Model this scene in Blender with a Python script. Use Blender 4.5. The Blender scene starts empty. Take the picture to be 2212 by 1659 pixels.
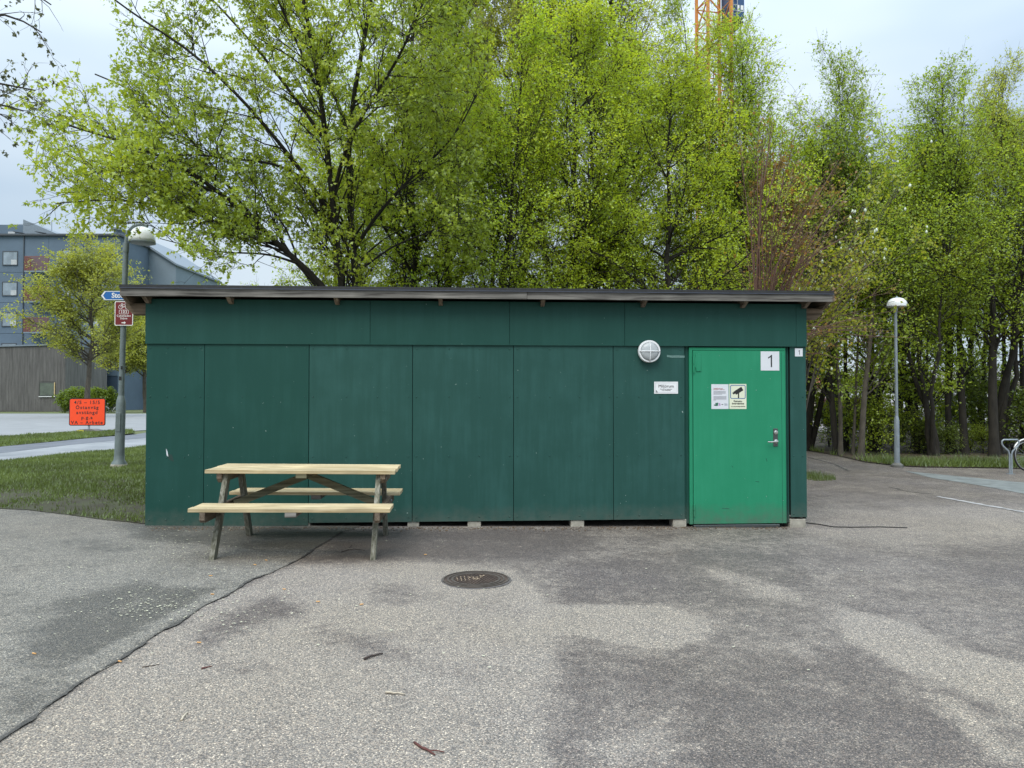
import bpy, bmesh, math, random
import numpy as np
from mathutils import Vector, Matrix
R = math.radians
random.seed(7)
S = bpy.context.scene
COL = S.collection
# ------------------------------------------------------------------ camera
CAMZ = 1.53
F = 1600.0                       # focal length in units of a 2212 px wide frame
PITCH = math.atan(32.5/F)
cam = bpy.data.objects.new('camera', bpy.data.cameras.new('camera'))
COL.objects.link(cam)
cam.location = (0, 0, CAMZ)
cam.rotation_euler = (R(90)+PITCH, 0, 0)
cam.data.sensor_width = 36
cam.data.lens = 36*F/2212
cam.data.clip_start = 0.05
cam.data.clip_end = 3000
S.camera = cam
# ------------------------------------------------------------------ world
W = bpy.data.worlds.new('World'); S.world = W; W.use_nodes = True
nt = W.node_tree; nt.nodes.clear()
N = nt.nodes.new; L = nt.links.new
out = N('ShaderNodeOutputWorld'); bg = N('ShaderNodeBackground'); bg.inputs[1].default_value = 0.1
sky = N('ShaderNodeTexSky'); sky.sky_type = 'NISHITA'; sky.sun_disc = False
sky.sun_elevation = R(52); sky.sun_rotation = R(200)
tc = N('ShaderNodeTexCoord')
mp = N('ShaderNodeMapping'); mp.inputs['Scale'].default_value = (1.0, 1.0, 2.6)
no = N('ShaderNodeTexNoise'); no.inputs['Scale'].default_value = 2.3; no.inputs['Detail'].default_value = 3; no.inputs['Roughness'].default_value = 0.45
cr = N('ShaderNodeValToRGB')
cr.color_ramp.elements[0].position = 0.40; cr.color_ramp.elements[0].color = (0.57, 0.71, 0.86, 1)
cr.color_ramp.elements[1].position = 0.62; cr.color_ramp.elements[1].color = (0.78, 0.90, 1.0, 1)
sx = N('ShaderNodeSeparateXYZ')
zp = N('ShaderNodeMath'); zp.operation = 'POWER'; zp.inputs[1].default_value = 2.4; zp.use_clamp = True
zr = N('ShaderNodeMapRange'); zr.inputs[1].default_value = 0.0; zr.inputs[2].default_value = 1.0
zr.inputs[3].default_value = 6.3; zr.inputs[4].default_value = 26.0      # overcast sky: brighter towards the zenith
vm = N('ShaderNodeVectorMath'); vm.operation = 'SCALE'
mx = N('ShaderNodeMix'); mx.data_type = 'RGBA'; mx.inputs[0].default_value = 0.93
L(tc.outputs['Generated'], mp.inputs[0]); L(mp.outputs[0], no.inputs[0]); L(no.outputs[0], cr.inputs[0])
L(tc.outputs['Generated'], sx.inputs[0]); L(sx.outputs[2], zp.inputs[0]); L(zp.outputs[0], zr.inputs[0])
L(cr.outputs[0], vm.inputs[0]); L(zr.outputs[0], vm.inputs['Scale'])
L(sky.outputs[0], mx.inputs[6]); L(vm.outputs[0], mx.inputs[7])
L(mx.outputs[2], bg.inputs[0]); L(bg.outputs[0], out.inputs[0])
# ------------------------------------------------------------------ sun behind the overcast
sd = bpy.data.lights.new('sun', 'SUN'); sd.energy = 1.5; sd.angle = R(35); sd.color = (1, 0.92, 0.80)
sun = bpy.data.objects.new('sun', sd); COL.objects.link(sun)
el, az = R(52), R(200)
sun.rotation_euler = Vector((math.sin(az)*math.cos(el), math.cos(az)*math.cos(el), math.sin(el))).to_track_quat('Z', 'Y').to_euler()
S.view_settings.view_transform = 'Standard'; S.view_settings.look = 'None'
S.view_settings.exposure = 0.52; S.view_settings.gamma = 1; S.view_settings.use_curve_mapping = False
S.render.engine = 'CYCLES'
S.cycles.max_bounces = 10; S.cycles.diffuse_bounces = 6; S.cycles.transparent_max_bounces = 8
# ------------------------------------------------------------------ measuring helpers
cp, sp_ = math.cos(PITCH), math.sin(PITCH)
def ray(u, v):
    a, b = (u-1106)/F, (829.5-v)/F
    return Vector((a, cp-b*sp_, sp_+b*cp))
def at(u, v, depth):
    r = ray(u, v); return Vector((0, 0, CAMZ))+r*(depth/r.y)
def gz(x):                                   # the yard falls gently to the right
    return 0.10 if x < -4.2 else (0.0 if x > 3.5 else 0.10*(3.5-x)/7.7)
def G(u, v):                                 # point of the ground seen at u, v
    r = ray(u, v); z = 0.05
    for _ in range(6):
        t = (z-CAMZ)/r.z; z = gz(r.x*t)
    return Vector((r.x*t, r.y*t, z))
# ------------------------------------------------------------------ mesh helpers
def link(name, me, mat=None, parent=None):
    o = bpy.data.objects.new(name, me); COL.objects.link(o)
    if me is not None and mat is not None and not me.materials: me.materials.append(mat)
    if parent is not None: o.parent = parent
    return o
def tag(o, label=None, cat=None, group=None, kind=None):
    if label: o['label'] = label
    if cat: o['category'] = cat
    if group: o['group'] = group
    if kind: o['kind'] = kind
    return o
def empty(name, loc, rz=0, label=None, cat=None, group=None):
    o = bpy.data.objects.new(name, None); COL.objects.link(o); o.location = loc
    o.rotation_euler = (0, 0, rz); o.empty_display_size = 0.2
    return tag(o, label, cat, group)
class MB:
    def __init__(s): s.v = []; s.f = []
    def add(s, vs, fs):
        b = len(s.v); s.v += [tuple(p) for p in vs]; s.f += [tuple(b+i for i in f) for f in fs]; return s
    def box(s, x0, x1, y0, y1, z0, z1, c=0.0):
        if c <= 0:
            return s.add([(x, y, z) for z in (z0, z1) for x, y in ((x0,y0),(x1,y0),(x1,y1),(x0,y1))],
                     [(3,2,1,0),(4,5,6,7),(0,1,5,4),(1,2,6,5),(2,3,7,6),(3,0,4,7)])
        bm = bmesh.new(); bmesh.ops.create_cube(bm, size=1)
        for q in bm.verts: q.co = ((x0+x1)/2+q.co.x*(x1-x0), (y0+y1)/2+q.co.y*(y1-y0), (z0+z1)/2+q.co.z*(z1-z0))
        bmesh.ops.bevel(bm, geom=list(bm.edges), offset=c, segments=1, affect='EDGES')
        bm.verts.index_update()
        s.add([q.co[:] for q in bm.verts], [[q.index for q in f.verts] for f in bm.faces]); bm.free(); return s
    def beam(s, a, b, w, h, up=(0,0,1)):       # bar from a to b, w sideways, h along up
        a, b = Vector(a), Vector(b); d = (b-a).normalized(); up = Vector(up)
        sd_ = d.cross(up).normalized(); u2 = sd_.cross(d).normalized()
        vs = [p+sd_*(i*w/2)+u2*(j*h/2) for p in (a, b) for i, j in ((-1,-1),(1,-1),(1,1),(-1,1))]
        return s.add(vs, [(0,1,2,3),(7,6,5,4),(4,5,1,0),(5,6,2,1),(6,7,3,2),(7,4,0,3)])
    def prism(s, poly, axis, t0, t1):          # poly in the plane normal to axis, extruded t0..t1
        n = len(poly)
        def P(p, t):
            return (t, p[0], p[1]) if axis == 0 else ((p[0], t, p[1]) if axis == 1 else (p[0], p[1], t))
        vs = [P(p, t0) for p in poly]+[P(p, t1) for p in poly]
        return s.add(vs, [tuple(range(n))[::-1], tuple(range(n, 2*n))]+[(i, (i+1) % n, n+(i+1) % n, n+i) for i in range(n)])
    def tube(s, pts, rad, n=10, cap=True):
        pts = [Vector(p) for p in pts]
        if not hasattr(rad, '__len__'): rad = [rad]*len(pts)
        b = len(s.v); ref = None
        for i, p in enumerate(pts):
            t = (pts[min(i+1, len(pts)-1)]-pts[max(i-1, 0)]).normalized()
            if ref is None: ref = t.orthogonal().normalized()
            ref = (ref-t*ref.dot(t)).normalized(); q = t.cross(ref)
            for k in range(n):
                a = 2*math.pi*k/n; s.v.append(tuple(p+(ref*math.cos(a)+q*math.sin(a))*rad[i]))
        for i in range(len(pts)-1):
            for k in range(n):
                a0 = b+i*n+k; a1 = b+i*n+(k+1) % n; s.f.append((a0, a1, a1+n, a0+n))
        if cap: s.f.append(tuple(b+k for k in range(n))[::-1]); s.f.append(tuple(b+(len(pts)-1)*n+k for k in range(n)))
        return s
    def lathe(s, prof, n=20, c=(0,0,0)):       # profile of (r, z) about z through c
        b = len(s.v)
        for r, z in prof:
            for k in range(n):
                a = 2*math.pi*k/n; s.v.append((c[0]+r*math.cos(a), c[1]+r*math.sin(a), c[2]+z))
        for i in range(len(prof)-1):
            for k in range(n):
                a0 = b+i*n+k; a1 = b+i*n+(k+1) % n; s.f.append((a0, a1, a1+n, a0+n))
        s.f.append(tuple(b+k for k in range(n))[::-1]); s.f.append(tuple(b+(len(prof)-1)*n+k for k in range(n)))
        return s
    def xf(s, M, start=0):
        for i in range(start, len(s.v)): s.v[i] = tuple(M @ Vector(s.v[i]))
        return s
    def mesh(s, name, mat=None, smooth=False):
        me = bpy.data.meshes.new(name); me.from_pydata(s.v, [], s.f); me.validate(); me.update()
        if smooth: me.polygons.foreach_set('use_smooth', [True]*len(me.polygons))
        if mat: me.materials.append(mat)
        return me
    def build(s, name, mat=None, parent=None, smooth=False):
        return link(name, s.mesh(name, mat, smooth), None, parent)
def autosmooth(o, ang=40):
    me = o.data; bm = bmesh.new(); bm.from_mesh(me)
    for e in bm.edges:
        e.smooth = not (len(e.link_faces) == 2 and e.calc_face_angle(0) > R(ang))
    for f in bm.faces: f.smooth = True
    bm.to_mesh(me); bm.free(); return o
def text(name, s, size, mat, parent, loc, rot=(R(90),0,0), align='CENTER', ext=0.0006, sx_=1.0, bold=0.0, sp=1.0):
    cu = bpy.data.curves.new('txt', 'FONT'); cu.space_character = sp; cu.body = s; cu.size = size; cu.align_x = align; cu.align_y = 'CENTER'
    cu.extrude = ext; cu.resolution_u = 3; cu.offset = bold; cu.space_line = 0.9
    t = bpy.data.objects.new('txt', cu); COL.objects.link(t)
    bpy.context.view_layer.update()
    me = bpy.data.meshes.new_from_object(t.evaluated_get(bpy.context.evaluated_depsgraph_get()))
    bpy.data.objects.remove(t); me.name = name; me.materials.clear(); me.materials.append(mat)
    o = link(name, me, None, parent); o.location = loc; o.rotation_euler = rot; o.scale = (sx_, 1, 1)
    return o
def copy_tree(o, parent=None):
    c = o.copy(); COL.objects.link(c); c.parent = parent
    for ch in list(o.children): copy_tree(ch, c)
    return c
# ------------------------------------------------------------------ materials
def newmat(name):
    m = bpy.data.materials.new(name); m.use_nodes = True
    return m, m.node_tree, m.node_tree.nodes['Principled BSDF']
def mat(name, col, rough=0.6, metal=0.0, var=0.15, scale=6.0, stretch=(1,1,1), bump=0.0, bscale=60, spec=0.5, dirt=None, detail=5):
    m, t, p = newmat(name); n = t.nodes.new; l = t.links.new
    p.inputs['Roughness'].default_value = rough; p.inputs['Metallic'].default_value = metal
    p.inputs['Specular IOR Level'].default_value = spec
    co = n('ShaderNodeTexCoord'); mp = n('ShaderNodeMapping'); mp.inputs['Scale'].default_value = stretch
    oi = n('ShaderNodeObjectInfo'); ad = n('ShaderNodeVectorMath'); ad.operation = 'MULTIPLY_ADD'
    ad.inputs[1].default_value = (17, 31, 23)
    cb = n('ShaderNodeCombineXYZ')
    for i in range(3): l(oi.outputs['Random'], cb.inputs[i])
    l(cb.outputs[0], ad.inputs[0]); l(co.outputs['Object'], ad.inputs[2]); l(ad.outputs[0], mp.inputs[0])
    ns = n('ShaderNodeTexNoise'); ns.inputs['Scale'].default_value = scale; ns.inputs['Detail'].default_value = detail; ns.inputs['Roughness'].default_value = 0.65
    l(mp.outputs[0], ns.inputs[0])
    rp = n('ShaderNodeValToRGB'); lo = [max(0, c*(1-var)) for c in col]; hi = [min(1, c*(1+var)) for c in col]
    if dirt: lo = dirt
    rp.color_ramp.elements[0].position = 0.3; rp.color_ramp.elements[0].color = (*lo, 1)
    rp.color_ramp.elements[1].position = 0.7; rp.color_ramp.elements[1].color = (*hi, 1)
    l(ns.outputs[0], rp.inputs[0]); l(rp.outputs[0], p.inputs['Base Color'])
    if bump:
        n2 = n('ShaderNodeTexNoise'); n2.inputs['Scale'].default_value = bscale; n2.inputs['Detail'].default_value = 3
        l(mp.outputs[0], n2.inputs[0]); b = n('ShaderNodeBump'); b.inputs['Strength'].default_value = bump; b.inputs['Distance'].default_value = 0.01
        l(n2.outputs[0], b.inputs['Height']); l(b.outputs[0], p.inputs['Normal'])
    return m
def wood(name, a, b, dark, grain=1.0, axis=0, rough=0.75):
    m, t, p = newmat(name); n = t.nodes.new; l = t.links.new
    p.inputs['Roughness'].default_value = rough; p.inputs['Specular IOR Level'].default_value = 0.25
    co = n('ShaderNodeTexCoord'); oi = n('ShaderNodeObjectInfo'); cb = n('ShaderNodeCombineXYZ')
    for i in range(3): l(oi.outputs['Random'], cb.inputs[i])
    ad = n('ShaderNodeVectorMath'); ad.operation = 'MULTIPLY_ADD'; ad.inputs[1].default_value = (13, 29, 19)
    l(cb.outputs[0], ad.inputs[0]); l(co.outputs['Object'], ad.inputs[2])
    mp = n('ShaderNodeMapping'); sc = [30*grain]*3; sc[axis] = 1.3; mp.inputs['Scale'].default_value = sc
    l(ad.outputs[0], mp.inputs[0])
    ns = n('ShaderNodeTexNoise'); ns.inputs['Scale'].default_value = 1.6; ns.inputs['Detail'].default_value = 6; ns.inputs['Distortion'].default_value = 0.6
    l(mp.outputs[0], ns.inputs[0])
    rp = n('ShaderNodeValToRGB'); e = rp.color_ramp.elements
    e[0].position = 0.3; e[0].color = (*dark, 1); e[1].position = 0.72; e[1].color = (*b, 1)
    k = e.new(0.48); k.color = (*a, 1)
    l(ns.outputs[0], rp.inputs[0])
    n2 = n('ShaderNodeTexNoise'); n2.inputs['Scale'].default_value = 3.0; n2.inputs['Detail'].default_value = 4; l(ad.outputs[0], n2.inputs[0])
    r2 = n('ShaderNodeMapRange'); r2.inputs[1].default_value = 0.3; r2.inputs[2].default_value = 0.7; r2.inputs[3].default_value = 0.72; r2.inputs[4].default_value = 1.15
    l(n2.outputs[0], r2.inputs[0]); mu = n('ShaderNodeVectorMath'); mu.operation = 'SCALE'
    l(rp.outputs[0], mu.inputs[0]); l(r2.outputs[0], mu.inputs['Scale'])
    r3 = n('ShaderNodeMapRange'); r3.inputs[3].default_value = 0.8; r3.inputs[4].default_value = 1.12; l(oi.outputs['Random'], r3.inputs[0])
    m2 = n('ShaderNodeVectorMath'); m2.operation = 'SCALE'; l(mu.outputs[0], m2.inputs[0]); l(r3.outputs[0], m2.inputs['Scale'])
    l(m2.outputs[0], p.inputs['Base Color'])
    b_ = n('ShaderNodeBump'); b_.inputs['Strength'].default_value = 0.3; b_.inputs['Distance'].default_value = 0.004
    l(ns.outputs[0], b_.inputs['Height']); l(b_.outputs[0], p.inputs['Normal'])
    return m
def asphalt(name, pale, dark, tint, wetcol, zs=1.0):
    """aggregate stones in binder; attribute 'wear' 0 dark, in places damp .. 1 bleached"""
    m, t, p = newmat(name); n = t.nodes.new; l = t.links.new
    co = n('ShaderNodeTexCoord'); at_ = n('ShaderNodeAttribute'); at_.attribute_name = 'wear_tone'
    big = n('ShaderNodeTexNoise'); big.inputs['Scale'].default_value = 1.6; big.inputs['Detail'].default_value = 11; big.inputs['Roughness'].default_value = 0.76
    l(co.outputs['Object'], big.inputs[0])
    mid = n('ShaderNodeTexNoise'); mid.inputs['Scale'].default_value = 11; mid.inputs['Detail'].default_value = 5; mid.inputs['Roughness'].default_value = 0.75
    l(co.outputs['Object'], mid.inputs[0])
    bs = n('ShaderNodeMapRange'); bs.inputs[1].default_value = 0.34; bs.inputs[2].default_value = 0.66; bs.inputs[3].default_value = -0.22; bs.inputs[4].default_value = 0.22; l(big.outputs[0], bs.inputs[0])
    ms_ = n('ShaderNodeMapRange'); ms_.inputs[1].default_value = 0.3; ms_.inputs[2].default_value = 0.7; ms_.inputs[3].default_value = -0.26; ms_.inputs[4].default_value = 0.26; l(mid.outputs[0], ms_.inputs[0])
    a1 = n('ShaderNodeMath'); l(bs.outputs[0], a1.inputs[0]); l(at_.outputs['Fac'], a1.inputs[1])
    a2 = n('ShaderNodeMath'); l(ms_.outputs[0], a2.inputs[0]); l(a1.outputs[0], a2.inputs[1])
    mr = n('ShaderNodeMapRange'); mr.interpolation_type = 'SMOOTHSTEP'; mr.inputs[1].default_value = 0.15; mr.inputs[2].default_value = 0.98; l(a2.outputs[0], mr.inputs[0])
    base = n('ShaderNodeMix'); base.data_type = 'RGBA'; base.inputs[6].default_value = (*dark, 1); base.inputs[7].default_value = (*pale, 1)
    l(mr.outputs[0], base.inputs[0])
    # hue drift
    hn = n('ShaderNodeTexNoise'); hn.inputs['Scale'].default_value = 0.45; hn.inputs['Detail'].default_value = 3; l(co.outputs['Object'], hn.inputs[0])
    hr = n('ShaderNodeMapRange'); hr.inputs[1].default_value = 0.38; hr.inputs[2].default_value = 0.62; l(hn.outputs[0], hr.inputs[0])
    hc = n('ShaderNodeMix'); hc.data_type = 'RGBA'; hc.inputs[6].default_value = (*tint, 1); hc.inputs[7].default_value = (*wetcol, 1); l(hr.outputs[0], hc.inputs[0])
    mu = n('ShaderNodeMix'); mu.data_type = 'RGBA'; mu.blend_type = 'MULTIPLY'; mu.inputs[0].default_value = 1; l(base.outputs[2], mu.inputs[6]); l(hc.outputs[2], mu.inputs[7])
    vo = n('ShaderNodeTexVoronoi'); vo.inputs['Scale'].default_value = 150*zs; l(co.outputs['Object'], vo.inputs['Vector'])
    sp = n('ShaderNodeSeparateColor'); l(vo.outputs['Color'], sp.inputs[0])
    st = n('ShaderNodeValToRGB'); e = st.color_ramp.elements
    e[0].position = 0.0; e[0].color = (0.42, 0.43, 0.46, 1); e[1].position = 1.0; e[1].color = (2.5, 2.35, 2.1, 1)
    for ps, c in ((0.35, (0.78, 0.78, 0.80)), (0.62, (1.0, 0.98, 0.95)), (0.82, (1.25, 1.12, 1.03)), (0.93, (1.4, 1.36, 1.3))):
        k = e.new(ps); k.color = (*c, 1)
    l(sp.outputs[0], st.inputs[0])
    dm = n('ShaderNodeMapRange'); dm.inputs[1].default_value = 0.0; dm.inputs[2].default_value = 0.75; dm.inputs[3].default_value = 1.25; dm.inputs[4].default_value = 0.4
    l(vo.outputs['Distance'], dm.inputs[0])
    sv = n('ShaderNodeVectorMath'); sv.operation = 'SCALE'; l(st.outputs[0], sv.inputs[0]); l(dm.outputs[0], sv.inputs['Scale'])
    m2 = n('ShaderNodeMix'); m2.data_type = 'RGBA'; m2.blend_type = 'MULTIPLY'; m2.inputs[0].default_value = 0.95; l(mu.outputs[2], m2.inputs[6]); l(sv.outputs[0], m2.inputs[7])
    l(m2.outputs[2], p.inputs['Base Color'])
    rr = n('ShaderNodeMapRange'); rr.inputs[3].default_value = 0.55; rr.inputs[4].default_value = 0.9; l(mr.outputs[0], rr.inputs[0]); l(rr.outputs[0], p.inputs['Roughness'])
    p.inputs['Specular IOR Level'].default_value = 0.35
    b = n('ShaderNodeBump'); b.inputs['Strength'].default_value = 0.55; b.inputs['Distance'].default_value = 0.004; b.invert = True
    l(vo.outputs['Distance'], b.inputs['Height']); l(b.outputs[0], p.inputs['Normal'])
    return m
def leafmat(name, c0, c1, c2, trans=0.55):
    m = bpy.data.materials.new(name); m.use_nodes = True; t = m.node_tree; t.nodes.clear(); n = t.nodes.new; l = t.links.new
    a = n('ShaderNodeAttribute'); a.attribute_name = 'tint'; rp = n('ShaderNodeValToRGB'); e = rp.color_ramp.elements
    e[0].color = (*c0, 1); e[1].color = (*c2, 1); k = e.new(0.5); k.color = (*c1, 1)
    l(a.outputs['Fac'], rp.inputs[0])
    d = n('ShaderNodeBsdfDiffuse'); tr = n('ShaderNodeBsdfTranslucent'); mx_ = n('ShaderNodeMixShader'); mx_.inputs[0].default_value = trans
    hs = n('ShaderNodeHueSaturation'); hs.inputs['Hue'].default_value = 0.485; hs.inputs['Value'].default_value = 1.35; l(rp.outputs[0], hs.inputs['Color'])
    l(rp.outputs[0], d.inputs[0]); l(hs.outputs[0], tr.inputs[0]); l(d.outputs[0], mx_.inputs[1]); l(tr.outputs[0], mx_.inputs[2])
    g = n('ShaderNodeBsdfGlossy'); g.inputs['Roughness'].default_value = 0.5; g.inputs[0].default_value = (0.8, 0.9, 1, 1)
    m3 = n('ShaderNodeMixShader'); m3.inputs[0].default_value = 0.05; l(mx_.outputs[0], m3.inputs[1]); l(g.outputs[0], m3.inputs[2])
    o = n('ShaderNodeOutputMaterial'); l(m3.outputs[0], o.inputs[0]); return m
def paint_panel(name, col, streak, amt):
    m, t, p = newmat(name); n = t.nodes.new; l = t.links.new
    co = n('ShaderNodeTexCoord')
    oi = n('ShaderNodeObjectInfo'); cb = n('ShaderNodeCombineXYZ'); l(oi.outputs['Random'], cb.inputs[0]); l(oi.outputs['Random'], cb.inputs[2])
    ad = n('ShaderNodeVectorMath'); ad.operation = 'MULTIPLY_ADD'; ad.inputs[1].default_value = (37, 0, 11); l(cb.outputs[0], ad.inputs[0]); l(co.outputs['Object'], ad.inputs[2])
    m1 = n('ShaderNodeMapping'); m1.inputs['Scale'].default_value = (9, 9, 0.7); l(ad.outputs[0], m1.inputs[0])
    s1 = n('ShaderNodeTexNoise'); s1.inputs['Scale'].default_value = 1.5; s1.inputs['Detail'].default_value = 6; s1.inputs['Roughness'].default_value = 0.65; l(m1.outputs[0], s1.inputs[0])
    s2 = n('ShaderNodeTexNoise'); s2.inputs['Scale'].default_value = 2.2; s2.inputs['Detail'].default_value = 8; s2.inputs['Roughness'].default_value = 0.6; l(ad.outputs[0], s2.inputs[0])
    mm = n('ShaderNodeMath'); mm.operation = 'MULTIPLY'; l(s1.outputs[0], mm.inputs[0]); l(s2.outputs[0], mm.inputs[1])
    r = n('ShaderNodeMapRange'); r.inputs[1].default_value = 0.2; r.inputs[2].default_value = 0.42; r.inputs[4].default_value = amt; l(mm.outputs[0], r.inputs[0])
    c = n('ShaderNodeMix'); c.data_type = 'RGBA'; c.inputs[6].default_value = (*col, 1); c.inputs[7].default_value = (*streak, 1); l(r.outputs[0], c.inputs[0])
    sz = n('ShaderNodeSeparateXYZ'); l(co.outputs['Object'], sz.inputs[0])
    zs_ = n('ShaderNodeMapRange'); zs_.inputs[1].default_value = 0.42; zs_.inputs[2].default_value = 0.10; l(sz.outputs[2], zs_.inputs[0])
    sn_ = n('ShaderNodeTexNoise'); sn_.inputs['Scale'].default_value = 9; sn_.inputs['Detail'].default_value = 8; sn_.inputs['Roughness'].default_value = 0.7; l(ad.outputs[0], sn_.inputs[0])
    sm_ = n('ShaderNodeMath'); sm_.operation = 'MULTIPLY'; l(zs_.outputs[0], sm_.inputs[0]); l(sn_.outputs[0], sm_.inputs[1])
    sr_ = n('ShaderNodeMapRange'); sr_.inputs[1].default_value = 0.18; sr_.inputs[2].default_value = 0.6; sr_.inputs[4].default_value = 0.55; l(sm_.outputs[0], sr_.inputs[0])
    cd = n('ShaderNodeMix'); cd.data_type = 'RGBA'; cd.inputs[7].default_value = (0.10, 0.115, 0.095, 1); l(sr_.outputs[0], cd.inputs[0]); l(c.outputs[2], cd.inputs[6]); c = cd
    # small pale chips
    s3 = n('ShaderNodeTexNoise'); s3.inputs['Scale'].default_value = 34; s3.inputs['Detail'].default_value = 2; l(ad.outputs[0], s3.inputs[0])
    r3 = n('ShaderNodeMapRange'); r3.inputs[1].default_value = 0.775; r3.inputs[2].default_value = 0.79; l(s3.outputs[0], r3.inputs[0])
    c3 = n('ShaderNodeMix'); c3.data_type = 'RGBA'; c3.inputs[7].default_value = (0.28, 0.36, 0.33, 1); l(r3.outputs[0], c3.inputs[0]); l(c.outputs[2], c3.inputs[6])
    l(c3.outputs[2], p.inputs['Base Color'])
    rr = n('ShaderNodeMapRange'); rr.inputs[3].default_value = 0.42; rr.inputs[4].default_value = 0.62; l(s2.outputs[0], rr.inputs[0]); l(rr.outputs[0], p.inputs['Roughness'])
    p.inputs['Specular IOR Level'].default_value = 0.25
    b = n('ShaderNodeBump'); b.inputs['Strength'].default_value = 0.06; b.inputs['Distance'].default_value = 0.01; l(s2.outputs[0], b.inputs['Height']); l(b.outputs[0], p.inputs['Normal'])
    return m
M = {}
M['pine'] = wood('new_pine', (0.55, 0.44, 0.26), (0.68, 0.58, 0.38), (0.36, 0.27, 0.14), 1.0, 0)
M['oldx'] = wood('weathered_timber_x', (0.17, 0.16, 0.145), (0.27, 0.255, 0.23), (0.055, 0.05, 0.045), 1.0, 0)
M['oldy'] = wood('weathered_timber_y', (0.17, 0.13, 0.095), (0.26, 0.21, 0.16), (0.06, 0.045, 0.03), 1.0, 1)
M['oldbx'] = wood('brown_timber_x', (0.17, 0.125, 0.085), (0.27, 0.20, 0.14), (0.06, 0.042, 0.026), 1.0, 0)
M['oldz'] = wood('weathered_leg', (0.17, 0.165, 0.125), (0.30, 0.29, 0.25), (0.06, 0.06, 0.04), 0.9, 2)
M['brace'] = wood('weathered_brace', (0.15, 0.14, 0.085), (0.22, 0.21, 0.14), (0.06, 0.055, 0.03), 1.0, 0)
M['green'] = paint_panel('dark_green_paint', (0.010, 0.060, 0.047), (0.018, 0.082, 0.068), 0.55)
M['green_old'] = paint_panel('faded_dark_green_paint', (0.017, 0.070, 0.058), (0.027, 0.095, 0.083), 0.8)
M['door'] = paint_panel('bright_green_door_paint', (0.018, 0.225, 0.115), (0.026, 0.26, 0.138), 0.8)
M['felt'] = mat('roofing_felt', (0.02, 0.021, 0.023), 0.7, var=0.4, scale=30, bump=0.3, bscale=300)
M['felt_green'] = mat('blackish_green_primer', (0.012, 0.040, 0.033), 0.7)
M['dark'] = mat('dark_void', (0.012, 0.013, 0.012), 0.9)
M['concrete'] = mat('concrete', (0.33, 0.31, 0.26), 0.9, var=0.3, scale=14, bump=0.4, bscale=90)
M['white'] = mat('white_enamel', (0.78, 0.79, 0.80), 0.35, var=0.05)
M['opal'] = mat('opal_plastic', (0.66, 0.68, 0.66), 0.25, var=0.06, scale=10)
M['frost'] = mat('frosted_glass', (0.42, 0.45, 0.46), 0.3, var=0.12, scale=8)
M['galv'] = mat('galvanised_steel', (0.27, 0.31, 0.34), 0.5, 0.35, var=0.2, scale=9, stretch=(1,1,0.3))
M['postgreen'] = mat('grey_green_post_paint', (0.15, 0.185, 0.185), 0.5, 0.1, var=0.16, scale=7)
M['chrome'] = mat('satin_steel', (0.5, 0.5, 0.48), 0.25, 0.9, var=0.05)
M['plate'] = mat('dark_steel_plate', (0.11, 0.12, 0.12), 0.35, 0.7, var=0.1)
M['black'] = mat('black_print', (0.015, 0.015, 0.017), 0.6, var=0.05)
M['paper'] = mat('laminated_paper', (0.66, 0.68, 0.72), 0.3, var=0.03)
M['cream'] = mat('cream_sign_vinyl', (0.70, 0.72, 0.56), 0.35, var=0.03)
M['bluep'] = mat('blue_print', (0.03, 0.12, 0.32), 0.4, var=0.05)
M['redp'] = mat('red_print', (0.45, 0.1, 0.08), 0.5, var=0.05)
M['greyp'] = mat('grey_print', (0.22, 0.22, 0.25), 0.5, var=0.05)
M['orange'] = mat('orange_reflective', (0.95, 0.075, 0.015), 0.4, var=0.03)
M['blue'] = mat('blue_reflective', (0.012, 0.13, 0.42), 0.35, var=0.05)
M['maroon'] = mat('brown_red_reflective', (0.17, 0.014, 0.014), 0.35, var=0.08)
M['signwhite'] = mat('white_reflective', (0.8, 0.8, 0.78), 0.35, var=0.02)
M['rubber'] = mat('black_rubber', (0.02, 0.02, 0.02), 0.8)
M['yellow'] = mat('yellow_rubber', (0.7, 0.6, 0.06), 0.6)
M['facade'] = mat('blue_grey_render', (0.105, 0.15, 0.20), 0.8, var=0.1, scale=0.4)
M['facade_far'] = mat('hazed_blue_grey_render', (0.17, 0.22, 0.26), 0.8, var=0.1, scale=0.3)  # distance haze of the wing put into the colour; balcony slabs share it
M['facade_dark'] = mat('dark_blue_grey_render', (0.04, 0.065, 0.10), 0.8, var=0.1, scale=0.4)  # darker tone for the ground floor and its recess
M['roofdark'] = mat('dark_roof_sheet', (0.07, 0.08, 0.09), 0.5, 0.2)
M['rooflight'] = mat('zinc_sheet', (0.20, 0.24, 0.28), 0.5, 0.3)
M['glass'] = mat('window_glass', (0.22, 0.27, 0.31), 0.08, 0.0, var=0.35, scale=0.8, spec=0.9)
M['curtain'] = mat('curtain', (0.45, 0.47, 0.48), 0.9, var=0.2, scale=2)
M['rust'] = mat('brown_red_railing', (0.22, 0.08, 0.06), 0.6)
M['greyboard'] = mat('grey_weathered_boards', (0.14, 0.135, 0.13), 0.9, var=0.35, scale=1.2, stretch=(3,3,0.3))
M['bark'] = mat('dark_bark', (0.024, 0.021, 0.016), 0.95, var=0.45, scale=9, stretch=(1,1,0.35), bump=0.8, bscale=24)
M['barkmid'] = mat('grey_brown_bark', (0.085, 0.074, 0.058), 0.95, var=0.4, scale=9, stretch=(1,1,0.35), bump=0.6, bscale=24)
M['barkpale'] = mat('pale_bark', (0.34, 0.32, 0.28), 0.9, var=0.3, scale=6, stretch=(2,2,0.6), dirt=(0.10, 0.09, 0.08))
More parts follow.
